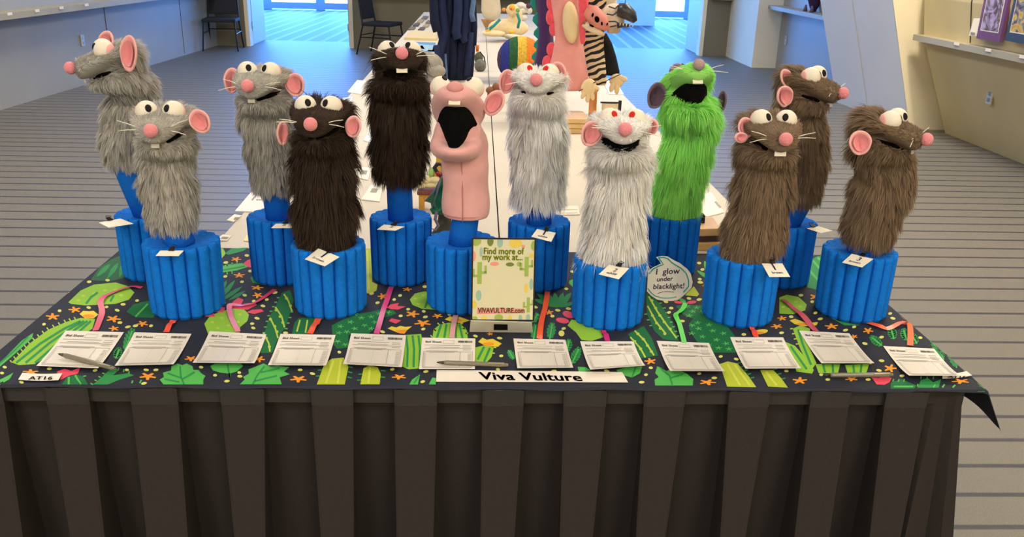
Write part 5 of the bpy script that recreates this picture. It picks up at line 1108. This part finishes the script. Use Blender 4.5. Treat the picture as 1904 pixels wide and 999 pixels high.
for x in (1153, 1159, 1165, 1171, 1177): c = P(x, 43+(x-1153)*.12, 4.07); MB().tube([c, c+np.array([0, 0, -.012])], [.004, .0008], 5).build('tooth', M_tooth, t)
for pp in ([(1132, 12), (1144, 16), (1150, 10)], [(1128, 26), (1140, 28), (1148, 22)], [(1130, 40), (1144, 40), (1152, 44)], [(1134, 50), (1146, 48)]): MB().tube([P(x, y, 4.055) for x, y in pp], .0035, 6).build('stripe', M_mask, t)
# pink skull face with salmon mane, on the pink costume's neighbour
t = thing('skull_mask', 'pink skull mask with cream jaw and salmon mane between the costumes', 'mask', P(1110, 60, 4.02))
loft_obj('mane', [(-30, 1074, 1094), (0, 1075, 1094), (30, 1077, 1092), (52, 1077, 1088), (74, 1078, 1088), (82, 1080, 1086)], 3.99, M_salm, t, .5, .12)
M_skull = mat('pink_skull', (216, 136, 124), .6, .1, 20)
MB().tube([P(1090, 20, 4.0), P(1102, 26, 3.99), P(1118, 42, 3.98), P(1130, 54, 3.98)], [.030, .040, .036, .014], 12).build('skull', M_skull, t, smooth=True)
MB().tube([P(1084, 44, 3.985), P(1096, 52, 3.98), P(1112, 60, 3.975), P(1124, 64, 3.975)], [.014, .015, .013, .007], 10).build('jaw', mat('cream_jaw', (222, 200, 168), .6), t, smooth=True)
for x, y, w_, h_, ro in ((1102, 28, 4, 8, 15), (1110, 36, 9, 12, -20), (1119, 44, 4, 7, -10), (1100, 48, 10, 4, 25), (1129, 45, 3, 6, 10)): blobo('skull_hole', x, y, 3.945, w_, h_, M_mouth, t, .3, ro)
blobo('jaw_joint', 1086, 42, 3.965, 6, 6, mat('brown_spot', (140, 100, 84), .7), t, .3)
# ---- dark blue denim hanging
t = thing('denim_hanging', 'dark blue denim garment of long hanging strips on left white table', 'garment', T(850, 148))
M_d1 = mat('dark_denim', (24, 31, 60), .9, .15, 30, bump=.2, bscale=300); M_d2 = mat('mid_denim', (34, 44, 80), .9, .15, 30); M_d3 = mat('worn_denim', (92, 120, 160), .9, .2, 30)
loft_obj('core', [(-110, 806, 880), (-40, 804, 882), (0, 803, 884), (40, 806, 882), (80, 816, 882), (120, 818, 880), (146, 820, 878)], 5.4, M_d1, t, .5, .06)
for i, (pp, w_, mm) in enumerate((([(806, -60), (806, 0), (808, 40), (814, 58)], 9, M_d1), ([(822, -60), (822, 10), (828, 60), (818, 100), (822, 142)], 9, M_d2), ([(836, -60), (836, 20), (832, 70), (830, 144)], 7, M_d1), ([(852, -60), (852, 20), (848, 60), (852, 72)], 9, M_d2), ([(866, -60), (868, 20), (862, 70), (866, 78)], 8, M_d2), ([(876, -60), (880, 10), (882, 50), (880, 84)], 6, M_d1), ([(882, -50), (880, 4), (877, 26), (880, 40)], 5, M_d3), ([(876, 60), (872, 100), (868, 140)], 6, M_d2), ([(858, 80), (856, 110), (852, 146)], 7, M_d1), ([(812, 84), (816, 110), (820, 146)], 7, M_d2), ([(828, 100), (829, 125), (830, 146)], 3, M_d3), ([(842, 70), (844, 110), (842, 145)], 8, M_d1))):
    MB().tube([P(x, y, 5.27+.02*(i % 3)) for x, y in pp], [w_*mpp(P(850, 60, 5.3))*k_ for k_ in np.linspace(.9, 1.0, len(pp))], 8).build('denim_strip', mm, t, smooth=True)
# ---- rainbow crocheted beast with a white wing
t = thing('rainbow_plush', 'crocheted plush in rainbow bands with a white wing on top', 'plush toy', T(965, 146))
cc = P(968, 118, T(968, 160)[1]+.12); s = mpp(cc); Rx, Rz = 44*s, 43*s; cc = np.array([cc[0], cc[1], .749+Rz])
bands = [((84, 62, 92), -1, -.86), ((48, 58, 140), -.86, -.5), ((44, 92, 58), -.5, -.16), ((214, 174, 66), -.16, .22), ((232, 124, 44), .22, .62), ((156, 40, 36), .62, 1)]
for rgb, a, b in bands:
    V = []; n = 28; xs_ = np.linspace(a, b, 6)
    for x in xs_:
        rr = math.sqrt(max(.0004, 1-x*x))
        for j in range(n): th = 2*math.pi*j/n; kk = 1+.025*math.sin(14*th)*math.cos(20*x); V.append(cc+np.array([x*Rx, .8*Rz*rr*kk*math.cos(th), Rz*rr*kk*math.sin(th)]))
    F = [(i*n+j, i*n+(j+1) % n, (i+1)*n+(j+1) % n, (i+1)*n+j) for i in range(5) for j in range(n)] + [tuple(range(n)), tuple(5*n+j for j in range(n-1, -1, -1))]
    obj('yarn_band', V, F, mat('yarn_%d' % rgb[0], rgb, .95, .25, 90, bump=1.0, bscale=120), t, smooth=True)
blobo('wing', 962, 72, 5.45, 46, 14, mat('white_plush', (222, 212, 190), .95, .05, 40), t, .6, 12); blobo('wing_tip', 945, 68, 5.45, 16, 9, mat('white_plush', (222, 212, 190)), t, .6, 8)
# ---- cream plush with yellow hooves
t = thing('cream_plush', 'cream plush animal with yellow hooves and teal ribbon lying down', 'plush toy', T(945, 72))
M_cp = mat('cream_plush_pile', (232, 210, 168), .95, .05, 40); M_yel = mat('yellow_felt', (226, 180, 60), .9)
blobo('body', 945, 52, 7.9, 76, 34, M_cp, t, .6); blobo('neck', 958, 34, 7.85, 26, 40, M_cp, t, .7, 10); blobo('head', 953, 19, 7.8, 24, 22, M_cp, t, .8); blobo('leg', 918, 62, 7.75, 44, 12, M_cp, t, .8)
blobo('hoof', 909, 61, 7.72, 14, 13, M_yel, t, .8); blobo('hoof', 952, 60, 7.7, 12, 8, M_yel, t, .8); blobo('flower', 937, 18, 7.7, 8, 7, mat('orange_felt', (232, 150, 60), .9), t); blobo('flower', 952, 14, 7.68, 12, 12, M_yel, t); blobo('flower_centre', 951, 17, 7.6, 4, 5, M_salm, t); blobo('flower', 963, 19, 7.7, 8, 8, mat('green_felt', (120, 176, 96), .9), t)
MB().tube([P(962, 25, 7.68), P(966, 38, 7.68), P(963, 52, 7.7)], .012, 6).build('ribbon', M_teal, t, smooth=True); MB().tube([P(930, 36, 7.7), P(918, 48, 7.7), P(910, 54, 7.7)], .012, 6).build('ribbon', M_teal, t, smooth=True)
t = thing('cloth_sack', 'pale hanging cloth bag behind the cream plush', 'bag', T(912, 36)); loft_obj('bag', [(-60, 898, 922), (-20, 896, 926), (0, 895, 929), (20, 894, 931), (32, 898, 928), (36, 904, 922)], 9.3, mat('ecru_cloth', (214, 198, 172), .9, .06, 10), t, .6, .05)
t = thing('leather_mask', 'brown leather point with teal edge left of the cream plush', 'mask', T(908, 56)); MB().prism([P(894, 36, 8.3), P(926, 38, 8.3), P(912, 58, 8.25), P(905, 58, 8.25)], (0, .05, 0)).build('leather', mat('brown_leather', (150, 108, 62), .6, .2, 20), t); MB().tube([P(906, 54, 8.22), P(914, 48, 8.22), P(922, 42, 8.22)], .012, 6).build('edge_cord', M_teal, t)
t = thing('white_flowers', 'heap of white fabric blossoms at the far end of tables', 'decoration', T(970, 32))
for x, y, w_ in ((960, 33, 18), (972, 33, 18), (958, 14, 16), (968, 10, 18), (978, 14, 16), (972, 20, 18), (984, 20, 12), (962, 22, 14)): blobo('blossom', x, y, 9.6, w_, 12, M_eye, t, .8)
blobo('dark_bow', 983, 11, 9.5, 10, 10, mat('plum_cloth', (92, 62, 84), .9), t)
# ---- small goods on the left row
def flat(name, pts, rgb, label, cat, th=.003, z=.748, group=None, extra=None):
    t = thing(name, label, cat, T(*pts[0], z), group); Q = [T(*p, z+.0008) for p in pts]
    MB().prism(Q, (0, 0, th)).build('sheet', mat('sheet_%d_%d_%d' % rgb, rgb, .7), t)
    if extra:
        mb = MB()
        for kind, *a in extra:
            if kind == 'poly': mb.add([T(*p, z+th+.0014) for p in a[0]], [tuple(range(len(a[0])))], a[1])
            elif kind == 'text':
                e0, e1, u0 = (T(*p, z+th+.0014) for p in a[1:4]); text_on(mb, a[0], e0, nrm(e1-e0), nrm(u0-e0), np.linalg.norm(e1-e0), a[4], bold=.001)
        mb.build('print', M_ink, t, dye=True)
    return t
GR = (150, 146, 140)
def bars(p0, p1, h, n=9):
    out = []; p0, p1 = np.array(p0, float), np.array(p1, float); h = np.array(h, float)
    for i in range(n):
        a = p0+(p1-p0)*i/n; b = p0+(p1-p0)*(i+.55)/n; out.append(('poly', [tuple(a), tuple(b), tuple(b+h), tuple(a+h)], (120, 114, 110)))
    return out
flat('paper_sign', [(437, 394), (473, 352), (520, 352), (510, 396)], (240, 232, 226), 'white sheet with large upside-down lettering at left table edge', 'paper', extra=[('text', 'soos', (497, 371), (477, 371), (495, 383), (120, 116, 116)), ('poly', [(467, 372), (477, 360), (479, 361), (470, 373)], GR)])
flat('bid_slip', [(422, 411), (436, 400), (450, 402), (434, 414)], (236, 226, 204), 'small slip lying on the cover left of the back grey stand', 'paper', extra=bars((437, 404), (446, 404), (-3, 5)))
flat('bid_slip', [(400, 449), (414, 438), (430, 440), (422, 449)], (234, 224, 202), 'small slip nearest the cactus cloth at its left back corner', 'paper', extra=bars((414, 440), (426, 441), (-4, 4)))
flat('note_slip', [(453, 449), (458, 440), (466, 440), (466, 450)], (236, 218, 160), 'pale yellow slip tucked beside the back grey stand', 'paper')
flat('bid_slip', [(622, 205), (638, 183), (657, 181), (646, 206)], (222, 230, 240), 'pale blue-white paper on the left table edge behind dark puppet', 'paper', extra=[('poly', [(634, 196), (640, 188), (646, 188), (640, 197)], (180, 190, 205))])
flat('white_paper', [(646, 172), (664, 150), (680, 151), (672, 176)], (240, 232, 216), 'white paper hanging at the left edge of the first table', 'paper')
flat('white_paper', [(676, 262), (690, 240), (700, 242), (690, 266)], (228, 232, 238), 'white paper beside the tall dark brown puppet sleeve', 'paper')
flat('bid_slip', [(660, 330), (672, 312), (690, 314), (684, 336)], (240, 232, 218), 'printed slip between the two dark brown puppets', 'paper', extra=bars((672, 316), (684, 317), (-3, 8)))
flat('bid_slip', [(672, 372), (690, 345), (712, 347), (706, 376)], (240, 230, 212), 'printed slip left of the tall dark brown puppet post', 'paper', extra=bars((692, 350), (704, 351), (-4, 8)))
flat('art_print', [(754, 95), (768, 78), (810, 80), (808, 97)], (98, 146, 180), 'blue seascape print lying on the left white table', 'print', extra=[('poly', [(765, 92), (776, 82), (806, 84), (804, 93)], (150, 184, 200)), ('poly', [(770, 90), (785, 84), (790, 91)], (70, 110, 150))])
flat('pink_note', [(795, 96), (799, 86), (816, 87), (815, 97)], (236, 206, 190), 'pale pink note beside the blue seascape print', 'paper')
flat('cream_board', [(752, 74), (764, 60), (812, 62), (812, 76)], (214, 194, 144), 'cream board lying before the small booklets on left table', 'board', .02)
for i, (x, y) in enumerate(((766, 54), (774, 47), (782, 40), (790, 34), (784, 55), (792, 49), (798, 42))):
    flat('booklet', [(x-7, y+2.4), (x-2, y-2.6), (x+7, y-2), (x+3, y+2.8)], [(120, 108, 88), (90, 80, 70), (168, 150, 112)][i % 3], ['first', 'second', 'third', 'fourth', 'fifth', 'sixth', 'seventh'][i]+' small dark booklet counted from the cream board', 'booklet', .012, group='small booklets on the far left table')
t = thing('fabric_bundle', 'grey fabric bundle with a purple lining behind the tall dark puppet', 'fabric', T(815, 150)); M_gb = mat('grey_net', (150, 146, 136), .95, .2, 30)
blobo('bundle', 800, 118, 4.98, 50, 40, M_gb, t, .7, 20); blobo('fold', 806, 150, 4.98, 44, 28, M_gb, t, .7); blobo('fold', 812, 132, 4.95, 34, 24, M_gb, t, .7); blobo('lining', 808, 138, 5.0, 26, 8, mat('violet_cloth', (112, 74, 140), .9), t, .6); MB().tube([P(780, 110, 5.05), P(800, 106, 5.0), P(806, 116, 5.0)], .008, 6).build('drawstring', mat('pale_cord', (200, 196, 184), .8), t)
t = thing('potted_sprig', 'small orange pot with dark sprig right of the denim garment', 'ornament', T(890, 130)); loft_obj('pot', [(84, 884, 891), (96, 885, 890)], 6.0, mat('terracotta', (206, 112, 62), .7), t, .9)
blobo('sprig', 890, 108, 5.9, 16, 22, mat('dark_sprig', (92, 96, 76), .95, .3, 60), t, .8); blobo('grey_rock', 893, 122, 5.8, 22, 24, mat('grey_rock', (120, 120, 116), .95, .3, 60), t, .8); MB().tube([P(892, 96, 5.8), P(900, 106, 5.8), P(903, 120, 5.8)], .004, 6).build('stem', M_clipm, t)
t = thing('brown_figurine', 'lumpy brown clay figure between pink ear and white puppet', 'figurine', T(918, 176)); M_br = mat('brown_clay', (128, 80, 54), .6, .1, 30)
blobo('lump', 912, 168, 4.6, 18, 14, M_br, t, .9); blobo('lump', 922, 163, 4.6, 14, 18, M_br, t, .9); blobo('lump', 929, 169, 4.6, 14, 14, M_br, t, .9); loft_obj('foot', [(170, 906, 934), (178, 906, 934)], 4.6, M_br, t, .6)
# ---- goods on the right row
flat('white_paper', [(1133, 176), (1124, 158), (1146, 154), (1160, 176)], (226, 232, 240), 'crumpled white paper under the zebra costume hand', 'paper', extra=[('poly', [(1128, 164), (1130, 160), (1140, 161), (1142, 168)], (184, 192, 214))])
flat('white_paper', [(1172, 218), (1160, 206), (1180, 201), (1196, 216)], (226, 230, 238), 'white paper at the right table edge behind the near white puppet', 'paper', extra=[('poly', [(1172, 210), (1178, 207), (1186, 212), (1180, 215)], (190, 196, 214))])
flat('price_paper', [(1300, 408), (1290, 372), (1322, 358), (1346, 396)], (240, 232, 216), 'printed price paper on the right table behind the green puppet', 'paper', extra=bars((1328, 376), (1338, 388), (4, -2), 7))
flat('lined_paper', [(1010, 402), (1012, 386), (1075, 384), (1078, 400)], (238, 228, 208), 'lined paper behind the two white puppets', 'paper', extra=[('poly', [(1014, 398), (1014, 396.8), (1074, 394.8), (1074, 396)], (196, 188, 176)), ('poly', [(1014, 392), (1014, 391), (1074, 389), (1074, 390)], (196, 188, 176))])
t = thing('wooden_board_stack', 'pale wooden boards stacked behind the back white puppet', 'wood', T(1070, 245)); M_pw = mat('pale_wood', (206, 170, 116), .6, .12, 14)
qa = T(1070, 244)
for i, (dx, w_, zz) in enumerate(((0, .12, 0), (.01, .11, .022), (-.01, .10, .044))): B('board', (qa[0]-w_+dx, qa[1]-.05, .7488+zz), (qa[0]+w_*.6+dx, qa[1]+.16, .7688+zz), M_pw, t, .002)
t = thing('pale_box', 'small ribbed cream box with a dark corner post', 'box', T(1140, 224)); qa = T(1134, 224); B('box', (qa[0]-.035, qa[1], .7488), (qa[0]+.035, qa[1]+.06, .83), mat('ribbed_cream', (222, 204, 164), .8, .1, 60), t); B('corner_post', (qa[0]+.037, qa[1]-.006, .7488), (qa[0]+.05, qa[1]+.01, .845), M_edge, t); B('top_bar', (qa[0]-.05, qa[1]-.004, .832), (qa[0]+.05, qa[1]+.008, .838), M_edge, t)
t = thing('wooden_plaque', 'live-edge wooden plaque with a dark inlay at right table end', 'plaque', T(1318, 468)); qa = T(1326, 468); M_live = mat('live_edge_wood', (214, 168, 104), .5, .15, 10)
y0 = qa[1]+.012
MB().prism([(qa[0]-.10, y0, .7488), (qa[0]-.04, y0-.004, .7488), (qa[0]+.02, y0, .7488), (qa[0]+.03, y0+.10, .7488), (qa[0]-.02, y0+.14, .7488), (qa[0]-.10, y0+.13, .7488)], (0, 0, .022)).build('lower_slab', M_live, t, bevel=.003)
MB().prism([(qa[0]-.10, y0+.01, .771), (qa[0]-.03, y0+.004, .771), (qa[0]+.026, y0+.012, .771), (qa[0]+.02, y0+.10, .771), (qa[0]-.10, y0+.10, .771)], (0, 0, .018)).build('dark_inlay', mat('walnut', (84, 54, 40), .5, .2, 20), t)
MB().prism([(qa[0]-.10, y0+.0, .789), (qa[0]-.03, y0-.002, .789), (qa[0]+.02, y0+.006, .789), (qa[0]+.024, y0+.11, .789), (qa[0]-.03, y0+.15, .789), (qa[0]-.10, y0+.14, .789)], (0, 0, .022)).build('upper_slab', M_live, t, bevel=.003)
t = thing('red_trinket', 'small red and black trinket lying on the wooden plaque', 'trinket', (qa[0]-.03, y0+.07, .811)); B('red_block', (qa[0]-.055, y0+.05, .8115), (qa[0]-.025, y0+.075, .83), mat('brick_red', (170, 70, 40), .6), t, .002); B('black_strap', (qa[0]-.024, y0+.048, .8115), (qa[0]-.015, y0+.077, .833), M_black, t)
t = thing('amber_block', 'small amber wooden piece behind the near white puppet', 'wood', T(1204, 425)); qa = T(1204, 424); B('block', (qa[0]-.02, qa[1], .7488), (qa[0]+.02, qa[1]+.02, .79), mat('amber_wood', (196, 140, 60), .5, .2, 20), t, .003)
# ---- toy cottage table and dragon behind the pink puppet
t = thing('toy_tavern', 'little painted tavern table with rolls, jug and jar', 'figurine', T(800, 394)); qa = T(800, 392); X0, Y0 = qa[0], qa[1]
M_ty = mat('yellow_toy_wood', (206, 154, 60), .6, .15, 30); M_roll = mat('cream_clay', (226, 210, 160), .7, .1, 30)
B('table_top', (X0-.04, Y0, .798), (X0+.05, Y0+.06, .810), mat('russet_wood', (120, 66, 40), .6), t, .003); B('trestle', (X0-.035, Y0+.005, .7488), (X0-.02, Y0+.05, .798), M_ty, t); B('trestle', (X0+.025, Y0+.005, .7488), (X0+.045, Y0+.05, .798), M_ty, t); B('apron', (X0-.02, Y0+.01, .775), (X0+.025, Y0+.016, .797), M_ty, t)
for dx, dz, w_ in ((-.028, 0, .018), (0, .002, .018), (.024, 0, .016), (-.012, .018, .016), (.014, .02, .018)): MB().ell((X0+dx, Y0+.025, .822+dz), [(w_, 0, 0), (0, .012, 0), (0, 0, .010)], 12, 8).build('roll', M_roll, t, smooth=True)
MB().tube([(X0+.022, Y0+.035, .84), (X0+.022, Y0+.035, .87), (X0+.026, Y0+.035, .895), (X0+.03, Y0+.035, .925)], [.012, .014, .009, .012], 10).build('jug', M_ty, t, smooth=True)
MB().ell((X0+.002, Y0+.036, .86), [(.010, 0, 0), (0, .010, 0), (0, 0, .018)], 10, 8).build('green_bottle', mat('pale_green_glaze', (160, 190, 110), .4), t, smooth=True)
MB().tube([(X0+.046, Y0+.04, .81), (X0+.046, Y0+.04, .88), (X0+.046, Y0+.04, .885)], [.016, .018, .020], 12).build('jar', mat('honey_glaze', (190, 140, 70), .5), t, smooth=True)
t = thing('dragon_figurine', 'green winged dragon figurine perched on a dark tree stump', 'figurine', T(822, 437)); D0 = 2.30
M_st = mat('stump_grey', (74, 72, 62), .9, .25, 60, bump=.6, bscale=120); M_dr = mat('dragon_green', (34, 104, 70), .4, .35, 40); M_dl = mat('dragon_lilac', (122, 116, 140), .5, .1, 30)
loft_obj('stump', [(386, 814, 836), (400, 815, 838), (420, 812, 840), (434, 802, 844), (438, 804, 842)], D0, M_st, t, .8, .06)
MB().prism([P(821, 326, D0-.01), P(826, 340, D0-.03), P(826, 384, D0-.035), P(812, 388, D0-.03), P(803, 391, D0-.03), P(801, 378, D0-.03), P(790, 374, D0-.03), P(806, 358, D0-.02)], (0, .004, 0)).build('wing', M_dr, t)
MB().tube([P(820, 330, D0-.036), P(812, 360, D0-.038), P(802, 390, D0-.036)], [.0025, .002, .0015], 6).build('wing_bone', M_dl, t, smooth=True); MB().tube([P(822, 328, D0-.034), P(806, 357, D0-.03), P(790, 374, D0-.034)], [.0025, .002, .0015], 6).build('wing_bone', M_dl, t, smooth=True)
MB().tube([P(826, 384, D0-.03), P(818, 394, D0-.03), P(806, 394, D0-.03), P(800, 388, D0-.03)], [.010, .010, .008, .003], 8).build('body', M_dr, t, smooth=True)
MB().tube([P(812, 394, D0-.04), P(809, 408, D0-.05), P(815, 420, D0-.05), P(810, 428, D0-.05), P(800, 424, D0-.05)], [.005, .005, .004, .003, .001], 8).build('tail', M_dl, t, smooth=True)
MB().tube([P(824, 345, D0-.01), P(822, 328, D0-.01), P(812, 320, D0-.01), P(808, 312, D0-.01), P(813, 305, D0-.01), P(821, 306, D0-.01), P(824, 314, D0-.01)], [.008, .008, .006, .006, .006, .005, .003], 8).build('neck', mat('dark_scales', (58, 58, 56), .5), t, smooth=True)
blobo('red_crest', 815, 324, D0-.03, 10, 9, mat('crest_red', (186, 40, 50), .5), t)
# ================================================================ CHAIRS AT THE BACK WALL
M_seat = mat('black_upholstery', (40, 42, 50), .8, .05, 30); M_frame = mat('black_chair_frame', (24, 24, 28), .4)
def chair(loc, rz, label):
    t = thing('banquet_chair', label, 'chair', loc, 'black chairs by the back wall'); t.rotation_euler = (0, 0, rz); M0 = Matrix.Translation(loc) @ Matrix.Rotation(rz, 4, 'Z')
    def pl(mb, name, m, bevel=0):
        mb.V = [tuple(M0 @ Vector(v)) for v in mb.V]; return mb.build(name, m, t, bevel=bevel)
    pl(MB().box((-.24, -.24, .41), (.24, .22, .46)), 'seat', M_seat, .015)
    pl(MB().prism([(-.22, .20, .50), (.22, .20, .50), (.19, .27, .92), (-.19, .27, .92)], (0, .035, 0)), 'backrest', M_seat, .012)
    for s in (-1, 1):
        pl(MB().tube([(s*.22, -.21, .42), (s*.25, -.27, 0)], .012), 'leg', M_frame); pl(MB().tube([(s*.22, .20, .42), (s*.25, .30, 0)], .012), 'leg', M_frame); pl(MB().tube([(s*.225, .20, .42), (s*.20, .28, .92)], .012), 'back_post', M_frame); pl(MB().tube([(s*.235, -.24, .25), (s*.235, .24, .25)], .008), 'side_rail', M_frame)
    pl(MB().tube([(-.23, .23, .28), (.23, .23, .28)], .008), 'stretcher', M_frame)
chair((-3.83, 13.42, 0), math.radians(6), 'black padded chair standing left of the left doorway')
chair((-1.45, 13.30, 0), math.radians(72), 'black padded chair turned sideways right of the left doorway')
# far right shelf goods
t = thing('hanging_cloth', 'dark purple cloth hanging on the far right wall', 'cloth', (4.2, 10.6, .92)); qa = PX(1514, 8, 4.2); MB().tube([qa+np.array([0, 0, .35]), qa+np.array([0, 0, .05]), qa+np.array([0, 0, -.10])], [.07, .09, .03], 8).build('drape', mat('aubergine_cloth', (64, 40, 72), .9), t, smooth=True)
for i, x in enumerate((1496, 1508)):
    qa = PX(x, 28, 4.12); t = thing('small_figure', 'tiny dark figure on the far right shelf, %s' % ['nearer the pier', 'nearer the fin'][i], 'figurine', (4.12, qa[1], .871)); MB().tube([(4.12, qa[1], .871), (4.12, qa[1], .92), (4.12, qa[1], .95)], [.03, .02, .012], 8).build('body', mat('mauve_glaze', (120, 96, 120), .6), t, smooth=True)
